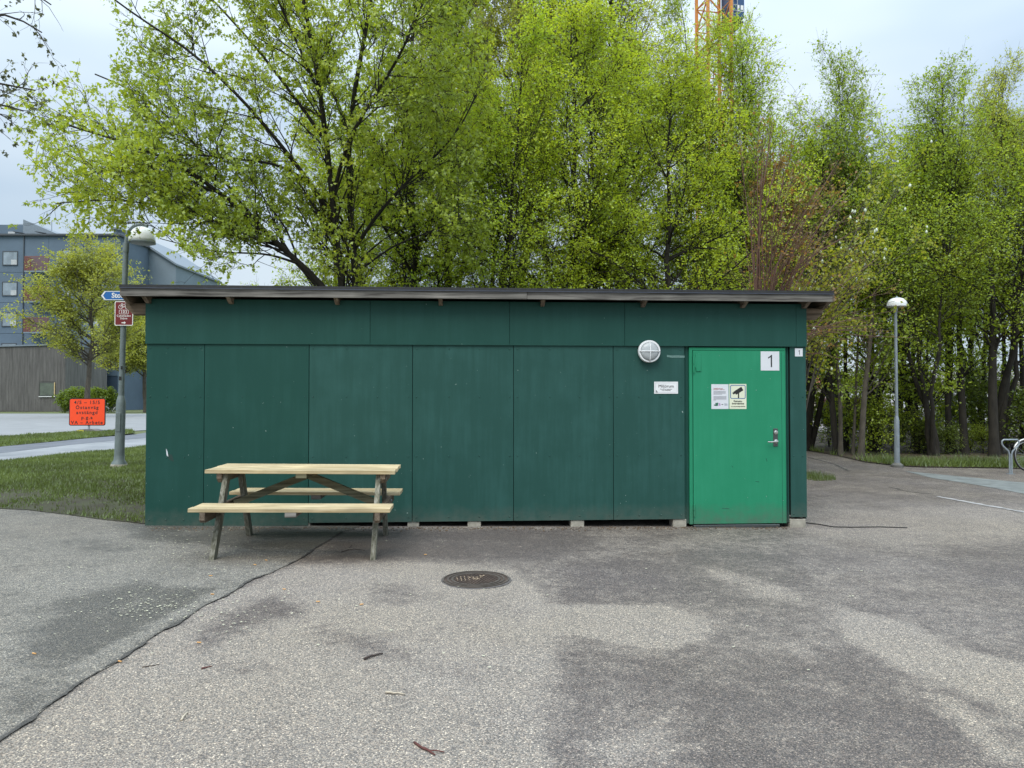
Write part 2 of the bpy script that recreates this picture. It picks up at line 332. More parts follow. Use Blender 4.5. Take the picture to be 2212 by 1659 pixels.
M['twigred'] = mat('red_brown_twigs', (0.125, 0.066, 0.046), 0.8, var=0.3, scale=3)
M['maple'] = leafmat('maple_leaves', (0.218, 0.290, 0.017), (0.362, 0.464, 0.023), (0.583, 0.647, 0.052))
M['horn'] = leafmat('hornbeam_leaves', (0.256, 0.382, 0.020), (0.439, 0.593, 0.026), (0.678, 0.720, 0.048))
M['horn2'] = leafmat('fresh_hornbeam_leaves', (0.272, 0.377, 0.019), (0.444, 0.574, 0.025), (0.619, 0.684, 0.044))
M['deep'] = leafmat('deep_green_leaves', (0.189, 0.279, 0.016), (0.316, 0.435, 0.021), (0.541, 0.646, 0.040))
M['birchl'] = leafmat('birch_leaves', (0.271, 0.306, 0.034), (0.421, 0.468, 0.047), (0.583, 0.630, 0.072))
M['linden'] = leafmat('young_linden_leaves', (0.217, 0.245, 0.027), (0.338, 0.375, 0.040), (0.488, 0.515, 0.059))
M['amber'] = leafmat('amber_leaves', (0.168, 0.120, 0.024), (0.300, 0.204, 0.030), (0.432, 0.180, 0.036))
M['yellowl'] = leafmat('yellow_green_leaves', (0.168, 0.210, 0.014), (0.336, 0.378, 0.021), (0.532, 0.504, 0.035))
M['bush'] = leafmat('undergrowth_leaves', (0.110, 0.164, 0.012), (0.173, 0.252, 0.018), (0.286, 0.391, 0.026))
M['budleaf'] = leafmat('opening_buds', (0.05, 0.06, 0.02), (0.09, 0.10, 0.03), (0.14, 0.15, 0.04))
M['bud'] = mat('white_flower_bud', (0.62, 0.68, 0.56), 0.6, var=0.1)
M['grassm'] = leafmat('grass_blades', (0.085, 0.095, 0.028), (0.125, 0.175, 0.03), (0.22, 0.28, 0.06), 0.3)
M['petal'] = mat('fallen_petals', (0.46, 0.45, 0.33), 0.8, var=0.25, scale=3)
M['stick'] = mat('dark_stick', (0.05, 0.035, 0.03), 0.9, var=0.4, scale=40)
M['stickred'] = mat('red_brown_stick', (0.10, 0.032, 0.026), 0.8, var=0.4, scale=40)
M['stickpale'] = mat('pale_stick', (0.45, 0.39, 0.30), 0.8, var=0.3, scale=40)
M['butt'] = mat('cigarette_filter', (0.60, 0.33, 0.12), 0.8, var=0.2, scale=60)
M['iron'] = mat('cast_iron', (0.075, 0.052, 0.04), 0.65, 0.2, var=0.4, scale=8, dirt=(0.03, 0.022, 0.018), bump=0.3)
M['ironworn'] = mat('worn_cast_iron', (0.12, 0.10, 0.085), 0.5, 0.35, var=0.3, scale=9)
M['sand'] = mat('sand_caught_in_cover', (0.36, 0.27, 0.18), 0.95, var=0.25, scale=30)
M['ashp'] = asphalt('bleached_yard_asphalt', (0.375, 0.345, 0.305), (0.172, 0.152, 0.143), (1.0, 0.97, 0.925), (0.98, 0.965, 0.97))
M['ashl'] = asphalt('grey_asphalt', (0.325, 0.312, 0.288), (0.145, 0.138, 0.126), (1.0, 0.98, 0.92), (0.97, 0.97, 0.93))
M['road'] = mat('pale_road_asphalt', (0.235, 0.24, 0.245), 0.85, var=0.12, scale=0.6, bump=0.1)
M['foot'] = mat('footway_asphalt', (0.27, 0.28, 0.29), 0.85, var=0.15, scale=0.7, dirt=(0.18, 0.19, 0.205))
M['patch'] = mat('darker_asphalt_repair', (0.125, 0.135, 0.155), 0.85, var=0.2, scale=1.2)
M['strip'] = mat('blue_grey_paving_strip', (0.165, 0.178, 0.172), 0.8, var=0.35, scale=3, detail=8)
M['lane'] = mat('worn_white_line', (0.36, 0.35, 0.34), 0.8, var=0.3, scale=9, dirt=(0.17, 0.16, 0.155))
M['soil'] = mat('soil_and_moss', (0.048, 0.055, 0.022), 0.95, var=0.4, scale=3.2, dirt=(0.040, 0.029, 0.020), bump=0.6, bscale=40, detail=9)
M['forest'] = mat('forest_floor', (0.075, 0.055, 0.035), 0.95, var=0.4, scale=2.0, dirt=(0.035, 0.03, 0.018), bump=0.6, bscale=30, detail=9)
M['turf'] = mat('far_turf', (0.09, 0.125, 0.03), 0.95, var=0.3, scale=0.6, dirt=(0.085, 0.075, 0.04), detail=8)
M['pallet'] = mat('yellow_timber', (0.50, 0.38, 0.2), 0.8, var=0.2)
M['heap'] = mat('pinkish_gravel', (0.36, 0.33, 0.32), 0.95, var=0.35, scale=3, bump=1, bscale=14, detail=8)
M['tile'] = mat('red_roof_tiles', (0.35, 0.10, 0.06), 0.8, var=0.2)
M['brickred'] = mat('dark_red_steel', (0.16, 0.05, 0.05), 0.7)
M['craneor'] = mat('orange_crane_paint', (0.62, 0.24, 0.05), 0.5, var=0.15)
M['craneb'] = mat('blue_crane_cab', (0.03, 0.08, 0.19), 0.35, var=0.1)
# ------------------------------------------------------------------ ground sheets
def sheet(name, pts, dz, m, wear_tone=None, step=None, kind='structure'):
    """polygon (ground x, y) as a sheet dz above the falling ground; optional fine grid carrying wear"""
    bm = bmesh.new(); vs = [bm.verts.new((p[0], p[1], 0)) for p in pts]; f = bm.faces.new(vs); f.normal_update()
    if f.normal.z < 0: f.normal_flip()
    bmesh.ops.triangulate(bm, faces=list(bm.faces))
    def cut(co, no_):
        bmesh.ops.bisect_plane(bm, geom=list(bm.verts)+list(bm.edges)+list(bm.faces), plane_co=co, plane_no=no_)
    cut((-4.2,0,0),(1,0,0)); cut((3.5,0,0),(1,0,0))
    if step:
        xs = [v.co.x for v in bm.verts]; ys = [v.co.y for v in bm.verts]
        x = max(min(xs), step[0]); 
        while x < min(max(xs), step[1]): cut((x,0,0),(1,0,0)); x += step[4]
        y = max(min(ys), step[2])
        while y < min(max(ys), step[3]): cut((0,y,0),(0,1,0)); y += step[4]
    for v in bm.verts: v.co.z = gz(v.co.x)+dz
    me = bpy.data.meshes.new(name); bm.to_mesh(me); bm.free()
    if wear_tone is not None:
        co = np.empty(len(me.vertices)*3); me.vertices.foreach_get('co', co); co = co.reshape(-1, 3)
        a = me.attributes.new('wear_tone', 'FLOAT', 'POINT'); a.data.foreach_set('value', wear_tone(co[:, 0], co[:, 1]).astype(np.float32))
    return tag(link(name, me, m), kind=kind)
def sdf(poly, x, y):
    d = np.full(x.shape, 1e9); ins = np.zeros(x.shape, bool)
    for i in range(len(poly)):
        ax, ay = poly[i][0], poly[i][1]; bx, by = poly[(i+1) % len(poly)][0], poly[(i+1) % len(poly)][1]
        ex, ey = bx-ax, by-ay; t = np.clip(((x-ax)*ex+(y-ay)*ey)/(ex*ex+ey*ey+1e-9), 0, 1)
        d = np.minimum(d, np.hypot(x-ax-t*ex, y-ay-t*ey))
        c = ((ay > y) != (by > y)) & (x < ex*(y-ay)/(ey if abs(ey) > 1e-9 else 1e-9)+ax); ins ^= c
    return np.where(ins, -d, d)
def wear_tone_fn(base, marks):
    ms = [([G(u, v) for u, v in pl], val, soft) for pl, val, soft in marks]
    def fn(x, y):
        w = np.full(x.shape, float(base))
        for pl, val, soft in ms:
            k = np.clip(0.5-sdf(pl, x, y)/soft/2, 0, 1); k = k*k*(3-2*k); w = w*(1-k)+val*k
        return w
    return fn
tag(link('ground', MB().add([(x, y, gz(x)-0.045) for y in (-300, 1600) for x in (-900, -4.2, 3.5, 900)], [(0,1,5,4),(1,2,6,5),(2,3,7,6)]).mesh('ground'), M['turf']), kind='structure')
yard_w = wear_tone_fn(0.5, [
    ([(640,1222),(860,1212),(1100,1232),(1180,1290),(1200,1390),(1186,1500),(1192,1659),(1190,1800),(-300,1900),(0,1600),(350,1375),(520,1270)], 0.92, 0.10),
    ([(700,1145),(1250,1145),(1270,1190),(1150,1212),(900,1205),(720,1205)], 0.20, 0.18),
    ([(1225,1215),(1480,1185),(1700,1200),(1760,1250),(1640,1303),(1215,1303)], 0.32, 0.03),
    ([(1500,1222),(1570,1232),(1700,1268),(1750,1310),(1640,1290),(1560,1255)], 0.78, 0.12),
    ([(1150,1309),(1440,1309),(1530,1340),(1520,1385),(1440,1402),(1380,1395),(1250,1372),(1180,1370)], 1.15, 0.03),
    ([(1206,1410),(1600,1420),(1560,1500),(1480,1700),(1206,1700)], 0.40, 0.05),
    ([(1560,1420),(1840,1410),(1960,1470),(2120,1580),(2200,1760),(1450,1760)], 0.30, 0.25),
    ([(1560,1325),(1800,1320),(1830,1350),(1760,1400),(1600,1390)], 0.48, 0.2),
    ([(1800,1312),(1950,1340),(2040,1395),(2230,1440),(2260,1560),(2110,1500),(1960,1450),(1850,1385)], 1.1, 0.10),
    ([(2010,1500),(2060,1510),(2130,1570),(2230,1640),(2150,1640),(2060,1560)], 1.0, 0.07),
    ([(1255,1600),(1430,1570),(1465,1659),(1280,1680)], 0.8, 0.12),
    ([(1720,1100),(2212,1095),(2400,1150),(2000,1172),(1740,1165)], 0.74, 0.35),
    ([(2040,1180),(2300,1180),(2300,1300),(2120,1290)], 0.30, 0.4),
    ([(560,1292),(625,1286),(650,1325),(560,1352),(440,1405),(400,1388),(480,1325)], 0.34, 0.16),
    ([(630,1330),(800,1375),(960,1430),(930,1446),(760,1405)], 0.55, 0.14),
    ([(790,1255),(900,1262),(940,1300),(830,1310)], 0.55, 0.18),
    ([(880,1405),(1040,1430),(1150,1470),(1000,1460)], 0.62, 0.2),
    ([(430,1440),(560,1425),(600,1450),(450,1470)], 0.6, 0.16),
    ([(1745,990),(2212,1030),(2400,1090),(1990,1082),(1745,1075)], 0.42, 0.4)])
sheet('yard', [(-30,-12),(40,-12),(40,17),(14,18.5),(12.5,21),(10,29),(-2,29),(-5,13),(-5,5),(-30,-3)], 0.0, M['ashp'], yard_w, (-5.2, 9.5, 2.2, 14, 0.075))
seamu = [(-900,2300),(-300,1850),(0,1595),(60,1562),(120,1515),(200,1460),(255,1432),(340,1370),(392,1345),(440,1310),(490,1288),(540,1255),(590,1236),(640,1213),(690,1180),(740,1150),(790,1133)]
seam = [G(u, v) for u, v in seamu]
left_w = wear_tone_fn(0.74, [
    ([G_ for G_ in [(130,1300),(300,1262),(430,1275),(455,1320),(350,1385),(240,1425),(100,1450),(40,1430)]], 0.20, 0.18),
    ([(-50,1590),(330,1368),(520,1260),(600,1215),(560,1240),(330,1345),(0,1530)], 0.95, 0.07),
    ([(250,1130),(800,1130),(740,1195),(520,1185),(300,1165)], 0.22, 0.2),  # darker tone along the wall foot and beneath the table
    ([(0,1110),(250,1130),(240,1150),(0,1140)], 0.75, 0.2),
    ([(130,1170),(240,1165),(260,1190),(150,1200)], 0.5, 0.2),
    ([(0,1500),(120,1430),(160,1460),(30,1560)], 0.38, 0.2)])
sheet('side_path', [(p.x, p.y) for p in seam]+[(-2.0,8.9),(-5,9.2),(-9,10.5),(-30,12),(-30,-12)], 0.005, M['ashl'], left_w, (-6.5, -1.0, 2.4, 10, 0.08))
# dark ragged joint between the two surfacings
def strip_mesh(pts, w, dz, jitter=0.35, seed=1, step=0.03):
    rng = np.random.RandomState(seed); p = np.array(pts, float)
    d = np.r_[0, np.cumsum(np.hypot(*np.diff(p, axis=0).T))]; nn = int(d[-1]/step)+2; t = np.linspace(0, d[-1], nn)
    x, y = np.interp(t, d, p[:, 0]), np.interp(t, d, p[:, 1])
    for _ in range(6): x[1:-1] = (x[:-2]+2*x[1:-1]+x[2:])/4; y[1:-1] = (y[:-2]+2*y[1:-1]+y[2:])/4
    tx, ty = np.gradient(x), np.gradient(y); q = np.hypot(tx, ty); nx, ny = -ty/q, tx/q
    sm = lambda k: np.convolve(rng.normal(size=nn+2*k), np.ones(2*k+1)/np.sqrt(2*k+1), 'same')[k:k+nn]
    off = w*jitter*(0.5*sm(6)+0.35*sm(1)); a = np.clip(w/2*(1+jitter*1.2*sm(1)), w*0.08, None)
    vs = []; fs = []
    for i in range(nn):
        for s_ in (1, -1):
            X, Y = x[i]+nx[i]*(off[i]+s_*a[i]), y[i]+ny[i]*(off[i]+s_*a[i]); vs.append((X, Y, gz(X)+dz))
        if i: fs.append((2*i-2, 2*i-1, 2*i+1, 2*i))
    return MB().add(vs, fs)
M['tar'] = mat('crumbling_dark_joint', (0.075, 0.07, 0.062), 0.9, var=0.5, scale=30, bump=1, bscale=120)
tag(strip_mesh([(p.x, p.y) for p in seam[1:-1]], 0.012, 0.009, 0.8).build('path_joint', M['tar']), kind='structure')
verge_edge = [(-700,1075),(-200,1095),(0,1100),(60,1103),(150,1114),(230,1125),(322,1134)]
verge_far = [(330,962),(250,972),(150,981),(0,997),(-200,1012),(-500,1030)]
Vp = [G(*p) for p in verge_edge]+[Vector((-3.9,8.5,0)),Vector((-3.6,13,0)),Vector((-3,19,0))]+[G(*p) for p in [(420,952)]+verge_far]
sheet('verge', [(p.x, p.y) for p in Vp], 0.012, M['soil'])
foot_near = [(p.x, p.y) for p in [G(*q) for q in [(-500,1036),(-200,1016),(0,999),(150,982),(250,973),(330,963),(430,951)]]]
foot_far = [(p.x, p.y) for p in [G(*q) for q in [(430,925),(330,932),(290,940),(200,947),(100,957),(0,967),(-200,984),(-500,1004)]]]
sheet('footpath', foot_near+foot_far, 0.010, M['foot'])
sheet('path_repair', [(p.x, p.y) for p in [G(*q) for q in [(-200,983),(0,966),(100,956.5),(200,946.5),(290,939.5),(332,932),(332,946),(250,952),(150,962),(0,980),(-200,999)]]], 0.014, M['patch'])
G2 = [G(*q) for q in [(-500,1003),(-200,983),(0,966),(100,956),(200,946),(262,940),(292,936),(285,931),(250,931),(180,935),(100,938),(0,945),(-200,950)]]
sheet('grass_strip', [(p.x, p.y) for p in G2], 0.022, M['turf'])
Rp = [G(*q) for q in [(-900,1010),(-400,975),(-200,952),(0,946),(100,939),(180,936),(250,932),(300,929),(430,922),(600,915),(600,890),(300,893),(0,893),(-900,893)]]
sheet('road', [(p.x, p.y) for p in Rp], -0.02, M['road'])
wood_near = [(1560,962),(1700,968),(1745,974),(1800,983),(1870,999),(1935,1007),(2000,1010),(2100,1011),(2212,1013),(2500,1018)]
Wp = [G(*q) for q in wood_near]
sheet('forest_floor', [(p.x, p.y) for p in Wp]+[(40,16),(45,34),(-12,34),(-2.9,19.5),(-2.9,13),(2,13),(5.8,22)], 0.02, M['forest'])
sheet('paving_strip', [(p.x, p.y) for p in [G(*q) for q in [(1955,1018),(2212,1043),(2600,1085),(2600,1125),(2212,1067),(2110,1048),(2013,1033)]]], 0.005, M['strip'])
tag(strip_mesh([(p.x, p.y) for p in [G(*q) for q in [(2026,1073),(2080,1083),(2143,1094),(2212,1107),(2400,1140)]]], 0.09, 0.006, 0.12, 3).build('painted_line', M['lane']), kind='structure')
tag(strip_mesh([(p.x, p.y) for p in [G(*q) for q in [(1745,988),(1800,1002),(1835,1018)]]], 0.05, 0.004, 0.35, 5).build('path_crack', M['tar']), kind='structure')
tag(strip_mesh([(p.x, p.y) for p in [G(*q) for q in [(1920,1052),(1960,1062),(2010,1067)]]], 0.03, 0.004, 0.4, 6).build('path_crack', M['tar']), kind='structure')
# ------------------------------------------------------------------ grass
def vnoise(x, y, s, seed):
    r = np.random.RandomState(seed).rand(64, 64); X = x/s; Y = y/s; i = np.floor(X).astype(int); j = np.floor(Y).astype(int); f = X-i; g = Y-j
    f = f*f*(3-2*f); g = g*g*(3-2*g); q = lambda a, b: r[a % 64, b % 64]
    return q(i, j)*(1-f)*(1-g)+q(i+1, j)*f*(1-g)+q(i, j+1)*(1-f)*g+q(i+1, j+1)*f*g
def grass(name, poly, n, h, w, dens, m, label, seed=1, dz=0.02):
    rng = np.random.RandomState(seed); xs = [p[0] for p in poly]; ys = [p[1] for p in poly]
    x = rng.uniform(min(xs), max(xs), n*3); y = rng.uniform(min(ys), max(ys), n*3)
    k = sdf(poly, x, y) < 0; x, y = x[k], y[k]
    k = rng.rand(len(x)) < dens(x, y); x, y = x[k][:n], y[k][:n]; n = len(x)
    a = rng.uniform(0, 6.283, n); hh = h*rng.uniform(0.4, 1.3, n)*(0.6+0.8*vnoise(x, y, 0.5, 3)); la = rng.uniform(0, 6.283, n); le = hh*rng.uniform(0.1, 0.9, n)
    z = np.array([gz(q) for q in x])+dz; ww = w*rng.uniform(0.6, 1.4, n)
    v = np.empty((n, 3, 3)); v[:, 0] = np.stack([x-np.cos(a)*ww, y-np.sin(a)*ww, z-0.003], 1); v[:, 1] = np.stack([x+np.cos(a)*ww, y+np.sin(a)*ww, z-0.003], 1)
    v[:, 2] = np.stack([x+np.cos(la)*le, y+np.sin(la)*le, z+hh], 1)
    me = rawmesh(name, v.reshape(-1, 3), np.arange(n*3).reshape(n, 3), np.repeat(np.clip(0.25+0.5*vnoise(x, y, 0.9, 8)+rng.uniform(-.25, .25, n), 0, 1), 3))
    o = link(name, me, m); return tag(o, label, 'grass', kind='stuff')
def rawmesh(name, v, f, tint=None, smooth=False):
    me = bpy.data.meshes.new(name); nf, k = f.shape
    me.vertices.add(len(v)); me.vertices.foreach_set('co', v.astype(np.float32).ravel())
    me.loops.add(nf*k); me.loops.foreach_set('vertex_index', f.astype(np.int32).ravel())
    me.polygons.add(nf); me.polygons.foreach_set('loop_start', (np.arange(nf)*k).astype(np.int32)); me.polygons.foreach_set('loop_total', np.full(nf, k, np.int32))
    if smooth: me.polygons.foreach_set('use_smooth', np.ones(nf, bool))
    if tint is not None:
        a = me.attributes.new('tint', 'FLOAT', 'POINT'); a.data.foreach_set('value', tint.astype(np.float32))
    me.update(calc_edges=True); return me
vp = [(p.x, p.y) for p in Vp]
near = [(p.x, p.y) for p in [G(*q) for q in verge_edge]]
def dv(x, y):
    d = np.full(x.shape, 1e9)
    for i in range(len(near)-1):
        ax, ay = near[i]; bx, by = near[i+1]; ex, ey = bx-ax, by-ay; t = np.clip(((x-ax)*ex+(y-ay)*ey)/(ex*ex+ey*ey), 0, 1); d = np.minimum(d, np.hypot(x-ax-t*ex, y-ay-t*ey))
    dd = np.clip((d-0.5)/2.2, 0, 1)
    return np.clip(dd*1.1+0.45*np.exp(-d/0.12)+1.1*(vnoise(x, y, 0.6, 5)-0.45)+0.7*(vnoise(x, y, 0.17, 6)-0.5), 0.07, 1)
grass('grass', vp, 120000, 0.05, 0.007, dv, M['grassm'], 'patchy lawn grass between the asphalt and the footpath beside the shed', 1)
grass('grass', [(p.x, p.y) for p in G2], 30000, 0.09, 0.014, lambda x, y: 0.75+0*x, M['grassm'], 'fresh green grass on the strip between footpath and road', 2)
we = [(p.x, p.y) for p in Wp]
grass('grass', we+[(p[0]+0.1, p[1]+1.5) for p in we[::-1]], 22000, 0.17, 0.010, lambda x, y: np.clip(1.6*vnoise(x, y, 0.6, 9)-0.15, 0, 1), M['grassm'], 'rough grass fringe at the foot of the wood', 3)
tu = G(1752, 1032)
grass('grass', [(tu.x+0.42*math.cos(a), tu.y+0.6*math.sin(a)) for a in np.linspace(0, 6.0, 12)], 900, 0.10, 0.006, lambda x, y: 0.8+0*x, M['grassm'], 'small green tuft of grass on the path by the shed corner', 4, 0.0)
# ------------------------------------------------------------------ the shed
SL, SR = Vector((-4.14, 8.39, 0)), Vector((3.515, 8.87, 0))
YAW = math.atan2(SR.y-SL.y, SR.x-SL.x); LEN = (SR-SL).length
shed = empty('shed', (SL.x, SL.y, 0), YAW, 'dark green panelled shed with flat overhanging roof and bright green door', 'shed')
SM = Matrix.Translation((SL.x, SL.y, 0)) @ Matrix.Rotation(YAW, 4, 'Z'); SI = SM.inverted()
def Wl(u, v, off=0.0):                       # local (x, z) on the wall plane y = off of the shed
    o = SI @ Vector((0, 0, CAMZ)); d = SI.to_3x3() @ ray(u, v); t = (off-o.y)/d.y; p = o+d*t; return p.x, p.z
zsplit = Wl(320, 743)[1]
DEP = 3.3
# solid dark box added behind the boards to stop light leaking through
fr = MB(); fr.box(0.03, LEN-0.03, 0.055, DEP-0.03, 0.14, 2.5); fr.build('dark_core', M['dark'], shed)
lower = [316+3, 443, 668.5, 891.5, 1109, 1324, 1477.5]
xs = [0.0]+[Wl(u, 760)[0] for u in lower[1:]]
for i in range(6):
    a, b = xs[i], xs[i+1]; zb = 0.085 if i < 2 else 0.115
    y0 = -0.012 if i != 1 else -0.015
    MB().box(a+0.003, b-0.003, y0-random.uniform(0, .002), 0.0, zb, zsplit+0.03, 0.0015).build('wall_panel', M['green'] if i < 2 else M['green_old'], shed)
xdoor0 = Wl(1488.5, 900)[0]; xdoor1 = Wl(1696.5, 900)[0]; xj = Wl(1705.5, 900)[0]
MB().box(xj+0.004, LEN, -0.014, 0.0, 0.125, zsplit+0.03, 0.0015).build('wall_panel', M['green_old'], shed)
for a, b in ((xs[6]+0.002, xdoor0-0.004), (xdoor1+0.004, xj-0.006)):
    MB().box(a, b, 0.012, 0.05, 0.06, zsplit+0.01, 0.001).build('door_jamb', M['green'], shed)
    MB().box(a+0.02, (a+b)/2, 0.002, 0.012, 0.07, zsplit+0.01).build('jamb_strip', M['green'], shed)
ux = [0.0]+[Wl(u, 700)[0] for u in (800.5, 1100.3, 1348, 1717)]+[LEN+0.0]
for i in range(5):
    MB().box(ux[i]-(0.006 if i == 0 else -0.0015), ux[i+1]-0.0015+(0.006 if i == 4 else 0), -0.034-0.002*(i % 2), -0.016, zsplit, 2.665, 0.0015).build('upper_panel', M['green'], shed)
# side and back boards
for sx0, sx1 in ((0.0, 0.012), (LEN-0.012, LEN)):
    k = 0
    for y0, y1 in ((0.002, 1.2), (1.204, 2.4), (2.404, DEP)):
        MB().prism([(y0, 0.10), (y1, 0.10), (y1, 2.66-0.07*y1), (y0, 2.66-0.07*y0)], 0, sx0, sx1).build('side_panel', M['green'], shed)
for i in range(7):
    MB().box(0.014+i*(LEN-.03)/7, (i+1)*(LEN-.03)/7+0.01, DEP-0.013, DEP, 0.12, 2.43).build('back_panel', M['green'], shed)
# screws
sc = MB()
for i in range(6):
    a, b = xs[i], xs[i+1]
    for fx in (a+0.045, a+(b-a)*0.36, a+(b-a)*0.66, b-0.045):
        for v in (754, 857, 985, 1116): 
            z = Wl((320+1700)/2, v)[1]
            sc.lathe([(0.0095, 0), (0.008, 0.004), (0.002, 0.006)], 6)
            st = len(sc.v)-18; sc.xf(Matrix.Translation((fx, -0.0135, z)) @ Matrix.Rotation(R(90), 4, 'X'), st)
for v in (857, 985, 1110):
    for u in (1713, 1733):
        fx, z = Wl(u, v); sc.lathe([(0.0095, 0), (0.008, 0.004), (0.002, 0.006)], 6); st = len(sc.v)-18; sc.xf(Matrix.Translation((fx, -0.0145, z)) @ Matrix.Rotation(R(90), 4, 'X'), st)
tag(sc.build('screws', M['green_old'], shed), kind='stuff')
# filler smear above the small sign
a = Wl(1440, 769); b = Wl(1478, 771)
MB().add([(a[0], -0.0155, a[1]+0.012), (a[0], -0.0155, a[1]-0.012), (a[0]+0.06, -0.0155, b[1]-0.012), (b[0], -0.0155, b[1]-0.010), (b[0], -0.0155, b[1]+0.014), (b[0]-0.06, -0.0155, b[1]+0.018), (a[0]+0.05, -0.0155, a[1]+0.006)], [tuple(range(7))]).build('filler_patch', mat('pale_filler', (0.12, 0.22, 0.20), 0.8, var=0.3, scale=30), shed)
# purlins poking out of the gables, their ends cut on a slant
for y in (0.012, DEP-0.08):
    dz_ = -0.07*y
    MB().prism([(-0.25, 2.617+dz_), (-0.24, 2.56+dz_), (-0.15, 2.482+dz_), (LEN+0.14, 2.482+dz_), (LEN+0.225, 2.56+dz_), (LEN+0.24, 2.617+dz_)], 1, y, y+0.048).build('purlin', M['oldbx'], shed)
ov = 0.22
raf = MB().prism([(-ov+0.022, 2.75), (-ov+0.022, 2.672), (-0.08, 2.612), (0.05, 2.608), (DEP+0.2, 2.40), (DEP+0.2, 2.52)], 0, -0.0225, 0.0225).mesh('rafter', M['oldy'])
rx = [-0.18, 0.035]+[Wl(u, 655)[0] for u in (503, 731, 952.5, 1170.5, 1386, 1600)]+[LEN-0.035, LEN+0.205]
for x in rx:
    o = link('rafter', raf, None, shed); o.location.x = x
# fascia boards (butted), roof boarding, felt and drip edge
fx = [-0.195, Wl(1135, 630)[0], LEN+0.232]; zf = Wl(255, 639, -ov)[1]
for i in range(2):
    MB().box(fx[i]+(0.002 if i else 0), fx[i+1], -ov-0.002, -ov+0.020, zf, zf+0.092, 0.003).build('fascia_board', M['oldx'], shed)
def slab(x0, x1, y0, y1, z0, t, name, m):
    MB().prism([(y0, z0-0.07*(y0+ov)), (y1, z0-0.07*(y1+ov)), (y1, z0+t-0.07*(y1+ov)), (y0, z0+t-0.07*(y0+ov))], 0, x0, x1).build(name, m, shed)
slab(-0.19, LEN+0.23, -ov+0.021, DEP+0.22, zf+0.075, 0.018, 'roof_boarding', M['oldx'])
slab(-0.205, LEN+0.242, -ov-0.016, DEP+0.24, zf+0.0955, 0.014, 'roof_felt', M['felt'])
MB().box(-0.203, LEN+0.240, -ov-0.020, -ov-0.0165, zf+0.084, zf+0.125).build('drip_edge', M['felt'], shed)
MB().box(-0.203, LEN+0.240, -ov-0.0235, -ov-0.0205, zf+0.084, zf+0.092).build('metal_trim', mat('dull_metal_trim', (0.09, 0.10, 0.13), 0.35, 0.6), shed)
for x0, x1 in ((-0.218, -0.196), (LEN+0.233, LEN+0.255)):
    if x0 < 0: x0, x1 = -0.2045, -0.1955
    MB().prism([(-ov, zf+0.005), (DEP+0.2, zf-0.24), (DEP+0.2, zf-0.15), (-ov, zf+0.09)], 0, x0, x1).build('verge_board', M['oldy'], shed)
# concrete blocks under the sill
for u0, u1 in ((1010, 1039), (1233, 1262), (1454, 1483), (1706, 1740), (640, 670), (880, 905)):
    a = Wl(u0, 1130)[0]; b = Wl(u1, 1130)[0]; wx = SM @ Vector(((a+b)/2, 0, 0))
    MB().box(a, b, 0.0 if u0 != 1706 else -0.012, 0.18, gz(wx.x)-0.02, 0.112 if u0 != 1706 else 0.10, 0.006).build('foundation_block', M['concrete'], shed)
for y in (0.9, 1.8, 2.9):
    for x in (0.3, 2.8, 5.2, 7.2): MB().box(x, x+.2, y, y+.2, -0.02, 0.139).build('foundation_block', M['concrete'], shed)
# door
zt = zsplit-0.012; zb = 0.052
door = MB().box(xdoor0+0.045, xdoor1-0.012, -0.020, 0.03, zb+0.004, zt-0.04, 0.002).build('door', M['door'], shed)
df = MB(); df.box(xdoor0, xdoor0+0.040, -0.012, 0.045, zb, zt, 0.002); df.box(xdoor0+0.040, xdoor1, -0.012, 0.045, zt-0.036, zt, 0.002)
df.box(xdoor1-0.009, xdoor1, -0.012, 0.045, zb, zt-0.036, 0.001); df.build('door_frame', M['door'], shed)
MB().box(xdoor0+0.04, xdoor1-0.09, -0.03, 0.04, 0.012, 0.045, 0.003).build('threshold', M['plate'], shed)
# folded edge lines of the leaf
for u in (1687,):
    x = Wl(u, 900)[0]; MB().box(x, x+0.003, -0.0215, -0.0205, zb+0.02, zt-0.06).build('edge_fold', M['green'], door)
for (u0, v0, u1, v1, m_) in ((1580.5, 1006, 1583.5, 1009.5, 'green'), (1632, 1040, 1640, 1041, 'green'), (1560, 1098, 1575, 1099, 'green'), (1655, 990, 1657, 997, 'green')):
    a = Wl(u0, v0, -.02); b = Wl(u1, v1, -.02); MB().beam((a[0], -0.0205, a[1]), (b[0], -0.0205, b[1]), 0.0006, 0.005, (0.3, 0, 1)).build('scratch', M[m_], door)
a = Wl(361, 978, -.012); MB().add([(a[0]-.012, -.0142, a[1]+.05), (a[0]-.004, -.0142, a[1]-.03), (a[0]+.014, -.0142, a[1]-.045), (a[0]+.006, -.0142, a[1]+.01)], [(0,1,2,3)]).build('paint_peel', M['paper'], shed)
a = Wl(366, 986, -.012); MB().add([(a[0]-.02, -.0138, a[1]+.03), (a[0]-.01, -.0138, a[1]-.03), (a[0]+.05, -.0138, a[1]-.06), (a[0]+.03, -.0138, a[1]+.02)], [(0,1,2,3)]).build('bare_patch', M['felt_green'], shed)
hx = Wl(1497, 800)[0]
for (v0, v1, lf) in ((768, 805, True), (1090, 1116, False)):
    z0 = Wl(1497, v1, -.03)[1]; z1 = Wl(1497, v0, -.03)[1]
    h = MB(); h.tube([(hx, -0.030, z0), (hx, -0.030, (z0+z1)/2-0.004)], 0.011, 8); h.tube([(hx, -0.030, (z0+z1)/2+0.004), (hx, -0.030, z1)], 0.011, 8)
    if lf: h.box(hx+0.028, hx+0.088, -0.030, -0.0205, z0+0.015, z1+0.03, 0.003); h.box(hx, hx+0.03, -0.028, -0.0205, z0+0.06, z1-0.02)
    autosmooth(h.build('hinge', M['door'], door))
px, pz = Wl(1673.5, 944); plw = 0.055
